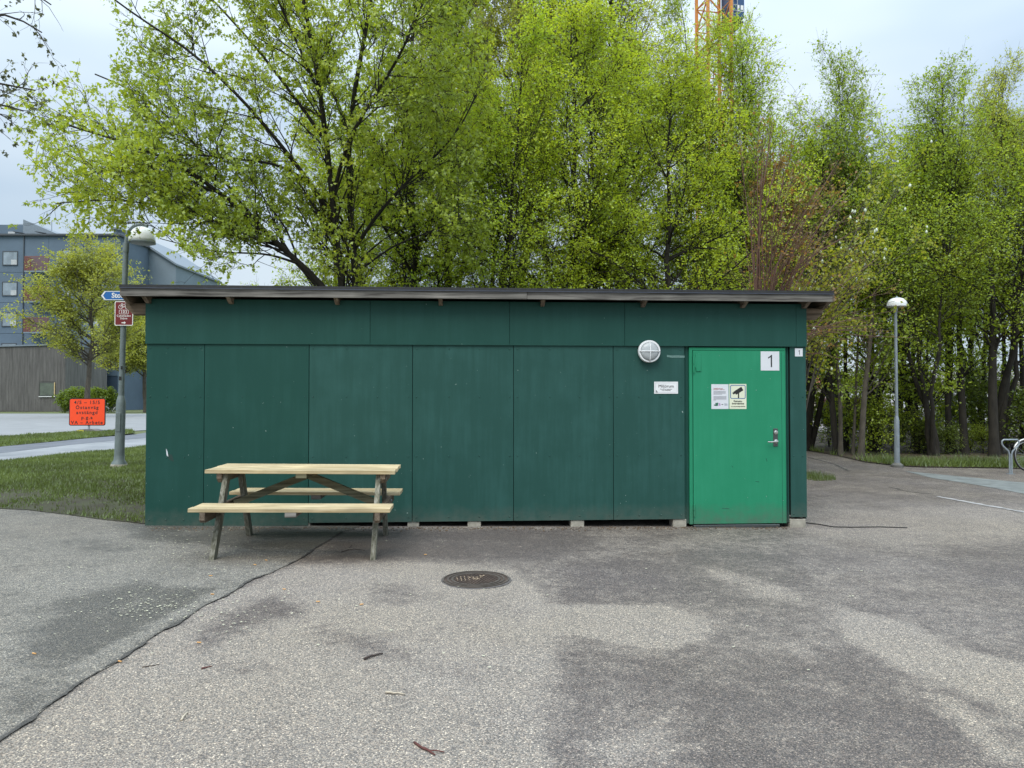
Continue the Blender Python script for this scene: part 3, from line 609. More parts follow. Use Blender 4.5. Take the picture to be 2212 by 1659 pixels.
pl = MB().box(px-plw/2, px+plw/2, -0.028, -0.0205, Wl(1673, 964)[1], Wl(1673, 925.5)[1], 0.003).build('lock_plate', M['plate'], door)
cy = MB().lathe([(0.024, 0), (0.024, 0.008), (0.017, 0.012), (0.012, 0.012), (0.011, 0.02)], 20); lx, lz = Wl(1673.8, 934)
cy.xf(Matrix.Translation((lx, -0.028, lz)) @ Matrix.Rotation(R(90), 4, 'X')); autosmooth(cy.build('lock_cylinder', M['chrome'], pl))
hd = MB().lathe([(0.024, 0), (0.024, 0.006), (0.013, 0.010), (0.010, 0.045)], 20); hx_, hz = Wl(1673.8, 953)
hd.xf(Matrix.Translation((hx_, -0.028, hz)) @ Matrix.Rotation(R(90), 4, 'X'))
hd.tube([(hx_+0.006, -0.075, hz+0.002), (hx_-0.02, -0.078, hz), (hx_-0.07, -0.076, hz-0.006), (hx_-0.115, -0.070, hz-0.004)], [0.011, 0.010, 0.009, 0.008], 10)
autosmooth(hd.build('door_handle', M['chrome'], pl))
# ------------------------------------------------------------------ signs and lamp on the shed (things of their own)
def sheet_sign(name, u0, v0, u1, v1, off, th, m, label):
    x0, z1 = Wl(u0, v0, off); x1, z0 = Wl(u1, v1, off); cx, cz = (x0+x1)/2, (z0+z1)/2
    e = empty(name, SM @ Vector((cx, off, cz)), YAW, label, 'sign'); w, h = x1-x0, z1-z0
    MB().box(-w/2, w/2, -th, 0, -h/2, h/2, 0.0006).build('plate', m, e)
    return e, w, h, -th-0.0012
def one(e, H, x, y):
    k = H
    MB().prism([(x+0.09*k, -0.5*k), (x+0.20*k, -0.5*k), (x+0.20*k, 0.5*k), (x+0.13*k, 0.5*k), (x+0.05*k, 0.40*k), (x-0.13*k, 0.30*k), (x-0.13*k, 0.19*k), (x+0.09*k, 0.31*k)], 1, y, y+0.001).build('lettering', M['black'], e)
e, w, h, y = sheet_sign('number_sign', 1643, 759, 1683.5, 800.5, -0.0207, 0.002, M['paper'], 'large white square number 1 sign on the green door')
one(e, h*0.64, -0.005, y)
e, w, h, y = sheet_sign('number_sign', 1717, 752.5, 1734, 770, -0.0146, 0.002, M['paper'], 'small white number 1 sign at the shed corner right of the door')
one(e, h*0.56, 0.0, y)
e, w, h, y = sheet_sign('name_sign', 1413, 824.5, 1464.5, 850.5, -0.0155, 0.003, M['white'], 'small white Miljörum sign on the green wall under the round lamp')
text('lettering', 'Miljörum', h*0.36, M['black'], e, (0, y, h*0.12))
text('small_print', 'Återvinning i samverkan\nmed r:s Recycling', h*0.105, M['black'], e, (0, y, -h*0.17))
bd = MB()
for s_ in (-1, 1): bd.box(-w*0.45, w*0.45, y, y+0.0009, s_*h*0.4-0.0007, s_*h*0.4+0.0007); bd.box(s_*w*0.45-0.0007, s_*w*0.45+0.0007, y, y+0.0009, -h*0.4, h*0.4)
bd.build('border', M['greyp'], e)
MB().prism([(-w*0.43, -h*0.2), (-w*0.43, -h*0.38), (-w*0.35, -h*0.38), (-w*0.35, -h*0.33), (-w*0.405, -h*0.33), (-w*0.405, -h*0.2)], 1, y, y+0.001).build('mark', M['black'], e)
e, w, h, y = sheet_sign('notice', 1536.5, 830, 1574, 883.5, -0.0207, 0.0016, M['paper'], 'white notice of printed text with pictograms, left one of the pair on the door')
text('heading', 'Nedskräpning och\ngrovsopor i miljörum!', h*0.052, M['redp'], e, (-w*0.38, y, h*0.31), align='LEFT')
tx = MB()
for k in range(4): tx.box(-w*0.38, w*(0.33-0.07*(k == 3)*3), y, y+0.001, h*(0.205-0.038*k), h*(0.213-0.038*k+0.006))
for k in range(5): tx.box(-w*0.38, w*(0.37-(k == 4)*0.6), y, y+0.001, h*(0.0-0.036*k), h*(0.008-0.036*k+0.006))
tx.build('text_lines', M['greyp'], e)
bx = MB().prism([(-w*0.28, -h*0.26), (-w*0.10, -h*0.24), (-w*0.13, -h*0.37), (-w*0.24, -h*0.38), (-w*0.36, -h*0.35), (-w*0.34, -h*0.31), (-w*0.27, -h*0.33)], 1, y, y+0.001); bx.build('bin_picture', mat('dark_green_print', (0.03, 0.13, 0.08), 0.5), e)
MB().prism([(-w*0.08, -h*0.27), (0, -h*0.25), (w*0.03, -h*0.36), (-w*0.09, -h*0.37)], 1, y, y+0.001).build('bag_picture', mat('pink_print', (0.45, 0.3, 0.5), 0.5), e)
MB().prism([(w*0.08, -h*0.305), (w*0.15, -h*0.305), (w*0.15, -h*0.29), (w*0.19, -h*0.315), (w*0.15, -h*0.34), (w*0.15, -h*0.325), (w*0.08, -h*0.325)], 1, y, y+0.001).build('arrow', M['black'], e)
fb = MB().prism([(w*0.24, -h*0.27), (w*0.42, -h*0.28), (w*0.44, -h*0.36), (w*0.26, -h*0.37)], 1, y, y+0.001); fb.build('sack_picture', mat('pale_print', (0.42, 0.45, 0.5), 0.5), e)
e, w, h, y = sheet_sign('camera_warning_sign', 1575.2, 829.5, 1612.5, 883.5, -0.0207, 0.002, M['cream'], 'cream and blue camera surveillance sign, right one of the pair on the door')
def rrect(x0, x1, z0, z1, r, n=5):
    pts = []
    for cx, cz, a0 in ((x1-r, z1-r, 0), (x0+r, z1-r, 90), (x0+r, z0+r, 180), (x1-r, z0+r, 270)):
        for k in range(n+1): a = R(a0+90*k/n); pts.append((cx+r*math.cos(a), cz+r*math.sin(a)))
    return pts
def ring(outer, inner, y0, y1):
    n = len(outer); vs = [(p[0], y0, p[1]) for p in outer]+[(p[0], y0, p[1]) for p in inner]+[(p[0], y1, p[1]) for p in outer]
    return MB().add(vs, [(i, (i+1) % n, n+(i+1) % n, n+i) for i in range(n)]+[(i, (i+1) % n, 2*n+(i+1) % n, 2*n+i) for i in range(n)])
ring(rrect(-w*0.45, w*0.45, -h*0.09, h*0.46, 0.018), rrect(-w*0.41, w*0.41, -h*0.065, h*0.435, 0.013), y, y+0.001).build('blue_border', M['bluep'], e)
cm = MB().prism([(-w*0.24, h*0.2), (w*0.20, h*0.39), (w*0.32, h*0.25), (-w*0.10, h*0.07)], 1, y, y+0.001)
cm.prism([(-w*0.33, h*0.15), (-w*0.19, h*0.20), (-w*0.13, h*0.13), (-w*0.26, h*0.08)], 1, y-0.0004, y+0.0006); cm.prism([(0, h*0.2), (w*0.07, h*0.2), (w*0.07, -h*0.06), (0, -h*0.06)], 1, y-0.0008, y+0.0002)
cm.build('camera_symbol', M['black'], e)
text('lettering', 'Kamera-\növervakning', h*0.105, M['black'], e, (0, y, -h*0.235), bold=0.0006, sx_=0.98)
text('small_print', '- för din personliga säkerhet', h*0.052, M['black'], e, (0, y, -h*0.40), bold=0.0003)

lx, lz = Wl(1401, 759.5, -0.04)
bl = empty('wall_lamp', SM @ Vector((lx, -0.037, lz)), YAW, 'round white bulkhead lamp with cross guard, left of the door', 'lamp')
RX = Matrix.Rotation(R(90), 4, 'X'); rl = 0.131
autosmooth(MB().lathe([(rl-0.004, 0), (rl, 0.012), (rl, 0.05), (rl-0.006, 0.058), (rl-0.022, 0.058), (rl-0.024, 0.03)], 36).xf(RX).build('housing', M['white'], bl))
MB().lathe([(0.108, 0.052), (0.104, 0.066), (0.085, 0.08), (0.055, 0.088), (0.02, 0.092), (0.001, 0.0925)], 32).xf(RX).build('diffuser', M['frost'], bl, True)
gd = MB()
for a in (0, 90):
    c_, s_ = math.cos(R(a)), math.sin(R(a)); gd.tube([(t*rl*0.93*c_, -(0.062+0.037*(1-t*t)), t*rl*0.93*s_) for t in np.linspace(-1, 1, 9)], 0.006, 6)
gd.build('guard', M['white'], bl, True)
# ------------------------------------------------------------------ picnic table
TC = (-2.03, 7.36)
tb = empty('picnic_table', (TC[0], TC[1], gz(TC[0])), 0, 'wooden picnic table with attached benches in front of the green shed', 'picnic table')
tb.rotation_euler = (0, 0.013, R(4.3))
TL = 0.88; th = 0.034; TT = 0.785; ST = 0.485
def plank(l2, w, th, jx, mat_):
    return MB().box(-l2+jx[0], l2+jx[1], -w/2, w/2, 0, th, 0.0025).mesh('plank', mat_)
for k in range(6):
    me = plank(TL, 0.112, th, (random.uniform(-.008, .008), random.uniform(-.006, .006)), M['pine']); o = link('tabletop_plank', me, None, tb)
    o.location = (0, (k-2.5)*0.1155, TT-th+random.uniform(-.0015, .0015))
for sy in (-1, 1):
    for k in range(3):
        me = plank(TL, 0.112, th, (random.uniform(-.008, .012), random.uniform(-.006, .006)), M['pine']); o = link('bench_plank', me, None, tb)
        o.location = (0, sy*0.60+(k-1)*0.1155, ST-th+random.uniform(-.0015, .0015))
for sx_ in (-1, 1):
    bxx = sx_*0.762
    MB().prism([(-0.32, TT-th), (-0.32, TT-th-0.05), (-0.27, TT-th-0.092), (0.27, TT-th-0.092), (0.32, TT-th-0.05), (0.32, TT-th)], 0, bxx-0.0225, bxx+0.0225).build('table_beam', M['oldy'], tb)
    MB().prism([(-0.77, ST-th), (-0.77, ST-th-0.07), (-0.74, ST-th-0.094), (0.74, ST-th-0.094), (0.77, ST-th-0.07), (0.77, ST-th)], 0, bxx-0.0225, bxx+0.0225).build('seat_beam', M['oldy'], tb)
    for sy in (-1, 1):
        lx_ = sx_*0.716
        top, bot = sy*0.215, sy*0.60
        MB().prism([(bot-0.05, 0.0), (bot+0.05, 0.0), (top+0.05, TT-th-0.001), (top-0.05, TT-th-0.001)], 0, lx_-0.0225, lx_+0.0225).build('leg', M['oldz'], tb)
        for zz, yy in ((ST-th-0.045, bot+(top-bot)*((ST-th-0.045)/(TT-th))), (TT-th-0.05, top)):
            MB().tube([(sx_*0.786, yy, zz), (sx_*0.792, yy, zz)], 0.012, 8).build('bolt', M['galv'], tb)
    MB().beam((sx_*0.015, 0.0, TT-th-0.05), (sx_*0.70, 0.0, ST-th-0.03), 0.045, 0.07).build('brace', M['brace'], tb)
MB().prism([(-0.34, TT-th-0.001), (-0.34, TT-th-0.04), (-0.30, TT-th-0.045), (0.30, TT-th-0.045), (0.34, TT-th-0.001)], 0, -0.05, 0.05).build('table_batten', M['brace'], tb)
for sy in (-1, 1):
    MB().box(-0.05, 0.05, sy*0.60-0.17, sy*0.60+0.17, ST-th-0.046, ST-th-0.001, 0.003).build('bench_batten', M['oldx'], tb)
# ------------------------------------------------------------------ manhole cover
mc = G(1028, 1253); mr = 0.272
mh = empty('manhole_cover', (mc.x, mc.y, mc.z), R(8), 'round cast iron manhole cover set in the asphalt', 'manhole cover')
MB().lathe([(mr+0.02, 0.0015), (mr+0.01, 0.0045), (mr, 0.006), (mr, 0.0)], 40).build('surround', mat('dark_patched_asphalt', (0.10, 0.09, 0.085), 0.9, var=0.4, scale=20, bump=1, bscale=90), mh)
def annulus(r0, r1, z, m, name, n=48, zt=0.004):
    mb = MB(); vs = []
    for k in range(n):
        c_, s_ = math.cos(2*math.pi*k/n), math.sin(2*math.pi*k/n)
        vs += [(r0*c_, r0*s_, z-zt), (r0*c_, r0*s_, z), (r1*c_, r1*s_, z), (r1*c_, r1*s_, z-zt)]
    fs = []
    for k in range(n):
        a, b = 4*k, 4*((k+1) % n)
        for j in range(3): fs.append((a+j, b+j, b+j+1, a+j+1))
    mb.add(vs, fs); return mb.build(name, m, mh)
MB().lathe([(mr, 0.0), (mr, 0.007), (0.001, 0.007)], 48).build('plate', M['iron'], mh)
annulus(mr-0.012, mr, 0.014, M['ironworn'], 'frame_ring', zt=0.008)
annulus(mr-0.050, mr-0.036, 0.013, M['ironworn'], 'cover_ring', zt=0.006)
annulus(mr-0.088, mr-0.070, 0.013, M['ironworn'], 'inner_ring', zt=0.006)
lug = MB(); sp2 = 0.030; n_ = int(0.2/sp2)+1
for i in range(-n_, n_+1):
    for j in range(-n_, n_+1):
        x, y = i*sp2+(0.015 if j % 2 else 0), j*sp2*0.9
        if math.hypot(x, y) < mr-0.095: lug.box(x-0.010, x+0.010, y-0.009, y+0.009, 0.0072, 0.0122)
tag(lug.build('tread_lugs', M['iron'], mh), kind='stuff')
sn = MB()
for i in range(5): sn.box(-0.155+0.032*i, -0.147+0.032*i, -0.06+0.02*abs(2-i), 0.085+0.012*i, 0.0073, 0.0105)
for (x0, x1, y0, y1) in ((-0.05, 0.06, 0.045, 0.07), (-0.02, 0.03, -0.02, 0.03), (0.04, 0.08, 0.085, 0.12)): sn.box(x0, x1, y0, y1, 0.0073, 0.0108)
sn.build('sand_fill', M['sand'], mh)
# ------------------------------------------------------------------ litter on the ground
def stick(pts_uv, r, m, label, fork=None, name='twig'):
    P = [G(*p) for p in pts_uv]; c = P[len(P)//2]
    e = empty(name, c, 0, label, 'twig')
    def mk(Q):
        out_ = []
        for i in range(len(Q)-1):
            for k in range(3):
                q = Q[i].lerp(Q[i+1], k/3)-c; out_.append((q.x+random.uniform(-1, 1)*r*.5, q.y+random.uniform(-1, 1)*r*.8, q.z+r*1.0+random.uniform(0, 1)*r*.6))
        q = Q[-1]-c; out_.append((q.x, q.y, q.z+r)); return out_
    a = mk(P); MB().tube(a, [r*(1.1-0.6*i/len(a)) for i in range(len(a))], 6).build('stem', m, e, True)
    if fork:
        a = mk([G(*p) for p in fork]); MB().tube(a, [r*(0.9-0.5*i/len(a)) for i in range(len(a))], 6).build('side_stem', m, e, True)
stick([(786,1427),(803,1420),(827,1414)], 0.007, M['stick'], 'short dark stick lying in the middle of the pale asphalt')
stick([(832,1498),(850,1500),(875,1502)], 0.006, M['stickpale'], 'short pale peeled stick on the asphalt')
stick([(896,1606),(915,1620),(940,1633)], 0.005, M['stickred'], 'forked red-brown twig nearest the camera', [(902,1612),(930,1624),(960,1627)])
stick([(436,1446),(446,1443),(458,1440)], 0.004, M['stickred'], 'tiny red-brown twig left of centre on the asphalt')
stick([(308,1442),(325,1440),(345,1436)], 0.003, M['stick'], 'thin dark twig near the joint in the asphalt')
stick([(391,1557),(398,1548),(406,1540)], 0.005, M['stickpale'], 'small tan splinter of wood near the lower left')
stick([(738,1193),(750,1189),(765,1187),(788,1190)], 0.003, M['stick'], 'thin branched dark twig beneath the picnic table', [(750,1189),(757,1182),(760,1178)])
rng = random.Random(4)
for k, (u, v, lab) in enumerate([(74,1415,'at the far left of the grey asphalt'),(259,1432,'right beside the asphalt joint'),(430,1394-3,'on the dark stain'),(551,1222,'at the top end of the joint'),(575,1212,'just right of the joint end below the table'),(459,1286,'on the pale left edge of the joint'),(455,1246,'left of the joint above its bend'),(781,1308,'alone below the manhole on the pale asphalt'),(919,1200,'between the table and the manhole'),(614,1275,'between the joint and the manhole'),(687,1302,'beside a small leaf right of the joint')]):
    p = G(u, v); a = rng.uniform(-0.6, 0.6); l_ = 0.013
    o = MB().tube([(-l_, 0, 0), (l_, 0, 0)], 0.004, 7).build('cigarette_butt', M['butt']); o.location = (p.x, p.y, p.z+0.0095); o.rotation_euler = (0, 0, a)
    tag(o, 'orange cigarette butt '+lab, 'cigarette butt', 'cigarette butts scattered on the asphalt')
pm = MB(); rng = random.Random(11)
def petals(cu, cv, su, sv, n):
    for _ in range(n):
        p = G(cu+rng.gauss(0, su), max(1142, cv+rng.gauss(0, sv))); r = rng.uniform(0.004, 0.009); a0 = rng.uniform(0, 6.28)
        z = p.z+0.008+rng.uniform(0, .004); e_ = rng.uniform(0.5, 0.9)
        pm.add([(p.x+r*math.cos(a0+t)*1.2, p.y+r*e_*math.sin(a0+t), z+rng.uniform(0, .004)) for t in (0, 1.05, 2.1, 3.14, 4.2, 5.25)], [(0,1,2,3,4,5)])
petals(420, 1185, 90, 22, 160); petals(330, 1310, 70, 16, 150); petals(300, 1250, 130, 60, 90); petals(520, 1330, 70, 25, 50); petals(420, 1142, 140, 5, 60); petals(800, 1300, 300, 90, 60); petals(1500, 1250, 400, 90, 70)
tag(pm.build('fallen_petals', M['petal']), 'scatter of small pale petals and seeds on the asphalt by the table', 'petals', kind='stuff')
gr = MB()
for _ in range(700):
    u = rng.uniform(320, 1700); p = G(u, 1141-(u-320)*0.002+abs(rng.gauss(0, 3.5))); r = rng.uniform(0.004, 0.012)
    gr.lathe([(r, 0), (r*.8, r*.7)], 5, (p.x, p.y, p.z+0.003))
tag(gr.build('leaf_litter', mat('brown_litter', (0.14, 0.10, 0.065), 0.9, var=0.5, scale=5)), 'line of brown crumbs and leaf litter along the foot of the shed', 'litter', kind='stuff')
cb_ = [G(*p) for p in [(1738,1130),(1765,1133),(1800,1139),(1840,1140),(1900,1139),(1960,1141)]]
tag(MB().tube([(p.x, p.y, p.z+0.006) for p in cb_], 0.006, 6).build('cable', M['rubber'], None, True), 'thin black cable on the ground running right from the shed corner', 'cable')
# ------------------------------------------------------------------ lamp post, left, with two signs
b0 = G(257, 1010)
lp = empty('lamp_post', b0, 0, 'tall grey-green lamp post with curved arm and opal half globe, left of the shed', 'lamp post')
lp.rotation_euler = (0, R(1.2), 0)
k_ = b0.y/F
H1 = (1008-853)*k_; H2 = (1008-516)*k_
autosmooth(MB().lathe([(0.17, 0), (0.17, 0.06), (0.16, 0.075)], 8).build('footing', M['concrete'], lp))
autosmooth(MB().lathe([(0.150, 0.07), (0.145, 0.10), (0.105, 0.16), (0.096, 0.3), (0.092, H1-0.15), (0.080, H1-0.08), (0.058, H1)], 22).build('lower_pole', M['postgreen'], lp))
MB().box(-0.05, 0.05, -0.101, -0.09, 0.75, 1.15, 0.004).build('service_hatch', M['postgreen'], lp)
autosmooth(MB().lathe([(0.056, H1-0.02), (0.054, H2-0.2)], 18).build('upper_pole', M['postgreen'], lp))
st_ = MB(); st_.box(-0.03, 0.02, -0.057, -0.05, H1+0.32, H1+0.40); st_.box(0.0, 0.035, -0.059, -0.05, H1+0.55, H1+0.62); st_.build('stickers', M['rubber'], lp)
arm = []; rc = 0.30
for a in np.linspace(180, 62, 9): arm.append((rc+rc*math.cos(R(a)), 0, H2+rc*1.15*math.sin(R(a))))
autosmooth(MB().tube([(0, 0, H2-0.25), (0, 0, H2-0.06)], 0.062, 14).tube([(0, 0, H2-0.1)]+arm, 0.036, 12).build('arm', M['postgreen'], lp))
gx = 0.335
prof = [(0.262*math.cos(R(a))**0.85, 0.315*math.sin(R(a))) for a in np.linspace(0, 88, 10)]
gb = MB().lathe([(0.24, -0.015)]+prof, 26, (gx, 0, H2-0.02)).build('globe', M['opal'], lp); autosmooth(gb, 60)
autosmooth(MB().lathe([(0.20, -0.05), (0.265, -0.03), (0.268, -0.012), (0.262, -0.008)], 26, (gx, 0, H2-0.02)).build('rim', M['galv'], lp))
# blue direction sign
def on_post(v): return (1008-v)*k_
def signroot(name, u, v, label, dy=-0.075):
    p = at(u, v, b0.y+dy); return empty(name, p, 0, label, 'sign')
e = signroot('direction_sign', 262, 638.5, 'blue arrow direction sign on the left lamp post, half hidden by the shed roof')
w2 = 0.78; h2 = 0.098; xl = (218-262)*k_
MB().prism([(xl, 0), (xl+0.075, h2), (xl+w2, h2), (xl+w2, -h2), (xl+0.075, -h2)], 1, 0, 0.006).build('plate', M['blue'], e)
MB().prism([(xl+0.006, 0), (xl+0.078, h2-0.006), (xl+w2, h2-0.006), (xl+w2, h2-0.018), (xl+0.088, h2-0.018), (xl+0.03, 0), (xl+0.088, -h2+0.018), (xl+w2, -h2+0.018), (xl+w2, -h2+0.006), (xl+0.078, -h2+0.006)], 1, -0.002, 0.0).build('white_border', M['signwhite'], e)
MB().prism([(xl+0.01, 0), (xl+0.075, h2-0.014), (xl+0.105, h2-0.014), (xl+0.045, 0), (xl+0.105, -h2+0.014), (xl+0.075, -h2+0.014)], 1, -0.003, -0.0005).build('arrow', M['signwhite'], e)
text('lettering', 'Stor', 0.145, M['signwhite'], e, (xl+0.225, -0.003, 0.0), align='LEFT', bold=0.004)
MB().box(-0.06, 0.06, 0.007, 0.03, -0.05, 0.05).build('bracket', M['galv'], e)
e = signroot('cycle_route_sign', 267.5, 677, 'brown-red cycle route 103 sign with white bicycle on the left lamp post')
w2 = 0.192; h2 = 0.255
MB().prism(rrect(-w2, w2, -h2, h2, 0.03), 1, 0, 0.006).build('plate', M['signwhite'], e)
MB().prism(rrect(-w2+0.016, w2-0.016, -h2+0.016, h2-0.016, 0.02), 1, -0.001, 0.0).build('face', M['maroon'], e)
bk = MB()
def circ(mb, cx, cz, r, t, y, n=18):
    for k in range(n):
        a, b = 2*math.pi*k/n, 2*math.pi*(k+1)/n
        mb.add([(cx+(r-t)*math.cos(a), y, cz+(r-t)*math.sin(a)), (cx+r*math.cos(a), y, cz+r*math.sin(a)), (cx+r*math.cos(b), y, cz+r*math.sin(b)), (cx+(r-t)*math.cos(b), y, cz+(r-t)*math.sin(b))], [(0,1,2,3)])
circ(bk, -0.068, 0.135, 0.045, 0.009, -0.002); circ(bk, 0.068, 0.135, 0.045, 0.009, -0.002)
for a, b in (((-0.068,0.135),(-0.04,0.19)),((-0.04,0.19),(0.045,0.19)),((-0.035,0.18),(0.0,0.13)),((0.0,0.13),(0.045,0.185)),((0.04,0.215),(0.068,0.135)),((-0.068,0.135),(0.0,0.13)),((0.02,0.22),(0.045,0.216)),((-0.06,0.205),(-0.025,0.205)),((-0.04,0.2),(-0.045,0.187))):
    bk.beam((a[0], -0.0022, a[1]), (b[0], -0.0022, b[1]), 0.0005, 0.008, (0.01, 0, 1) if abs(a[0]-b[0]) > 0.001 else (1, 0, 0))
bk.build('bicycle_symbol', M['signwhite'], e)
ring(rrect(-0.10, 0.10, -0.015, 0.075, 0.022), rrect(-0.092, 0.092, -0.007, 0.067, 0.016), -0.0022, -0.001).build('number_border', M['signwhite'], e)
text('lettering', '103', 0.078, M['signwhite'], e, (0, -0.002, 0.03), bold=0.001, sx_=1.05, sp=1.15)
text('lettering', 'Cykelleden\nSkåne', 0.060, M['signwhite'], e, (0, -0.002, -0.078), bold=0.0008, sx_=0.95, sp=1.15)
MB().prism([(-0.045, -0.185), (0.005, -0.185), (0.005, -0.165), (0.048, -0.195), (0.005, -0.225), (0.005, -0.205), (-0.045, -0.205)], 1, -0.002, -0.001).build('arrow', M['signwhite'], e)
# ------------------------------------------------------------------ lamp post, right
b1 = G(1938, 1009); k1 = b1.y/F
lr = empty('lamp_post', b1, 0, 'galvanised lamp post with white dome head in front of the wood', 'lamp post')
autosmooth(MB().lathe([(0.125, 0), (0.125, 0.05), (0.10, 0.07), (0.07, 0.10)], 14).build('footing', mat('dirty_concrete', (0.13, 0.13, 0.12), 0.9), lr))
h1 = (1008-898)*k1; h2 = (1008-664)*k1
autosmooth(MB().lathe([(0.060, 0.06), (0.056, 0.4), (0.054, h1-0.12), (0.046, h1-0.05), (0.035, h1)], 18).build('lower_pole', M['galv'], lr))
MB().box(-0.03, 0.03, -0.061, -0.05, 0.45, 0.72, 0.003).build('service_hatch', M['galv'], lr)
autosmooth(MB().lathe([(0.034, h1-0.02), (0.031, h2)], 16).build('upper_pole', M['galv'], lr))
autosmooth(MB().lathe([(0.045, -0.12), (0.05, -0.02), (0.09, 0.005), (0.18, 0.01), (0.19, 0.02)], 20, (0, 0, h2+0.02)).build('collar', M['galv'], lr))
hd_ = [(0.21*math.cos(R(a))**0.8, 0.065+0.165*math.sin(R(a))) for a in np.linspace(0, 86, 9)]
autosmooth(MB().lathe([(0.205, 0.025), (0.212, 0.03)]+hd_, 28, (0.035, 0, h2-0.0)).build('dome', M['white'], lr), 50)
MB().lathe([(0.03, 0), (0.03, 0.025), (0.01, 0.035)], 12, (0.035, 0, h2+0.225)).build('cap', M['galv'], lr)
# ------------------------------------------------------------------ orange road work sign
b2 = G(188, 935); ko = b2.y/F
rs = empty('road_work_sign', b2, R(2), 'bright orange road closure sign with black lettering on the grass strip', 'sign')
zc = (933-888)*ko; w2 = 77/2*ko; h2 = 59/2*ko
MB().prism(rrect(-w2, w2, zc-h2, zc+h2, 0.08), 1, 0, 0.02).build('frame', M['black'], rs)
MB().prism(rrect(-w2+0.035, w2-0.035, zc-h2+0.035, zc+h2-0.035, 0.06), 1, -0.004, 0).build('face', M['orange'], rs)
for i, t_ in enumerate(['4/5 – 15/5', 'Östanväg', 'avstängd', 'p.g.a', 'VA – Arbete']):
    text('lettering', t_, 0.20, M['black'], rs, (-0.01, -0.006, zc+h2-0.18-0.213*i), bold=0.0045, sx_=1.0, sp=1.28)
for x in (0.05,): MB().box(x-0.03, x+0.03, 0.021, 0.08, 0.0, zc+h2-0.1).build('post', M['galv'], rs)
ft = MB().prism([(-0.45, 0), (-0.38, 0.1), (-0.15, 0.16), (0.3, 0.16), (0.5, 0.10), (0.58, 0)], 1, -0.25, 0.3); ft.build('rubber_foot', mat('grey_rubber_foot', (0.16, 0.15, 0.15), 0.8), rs)
MB().box(-0.28, 0.0, -0.275, -0.251, 0.01, 0.13).build('yellow_marker', M['yellow'], rs)
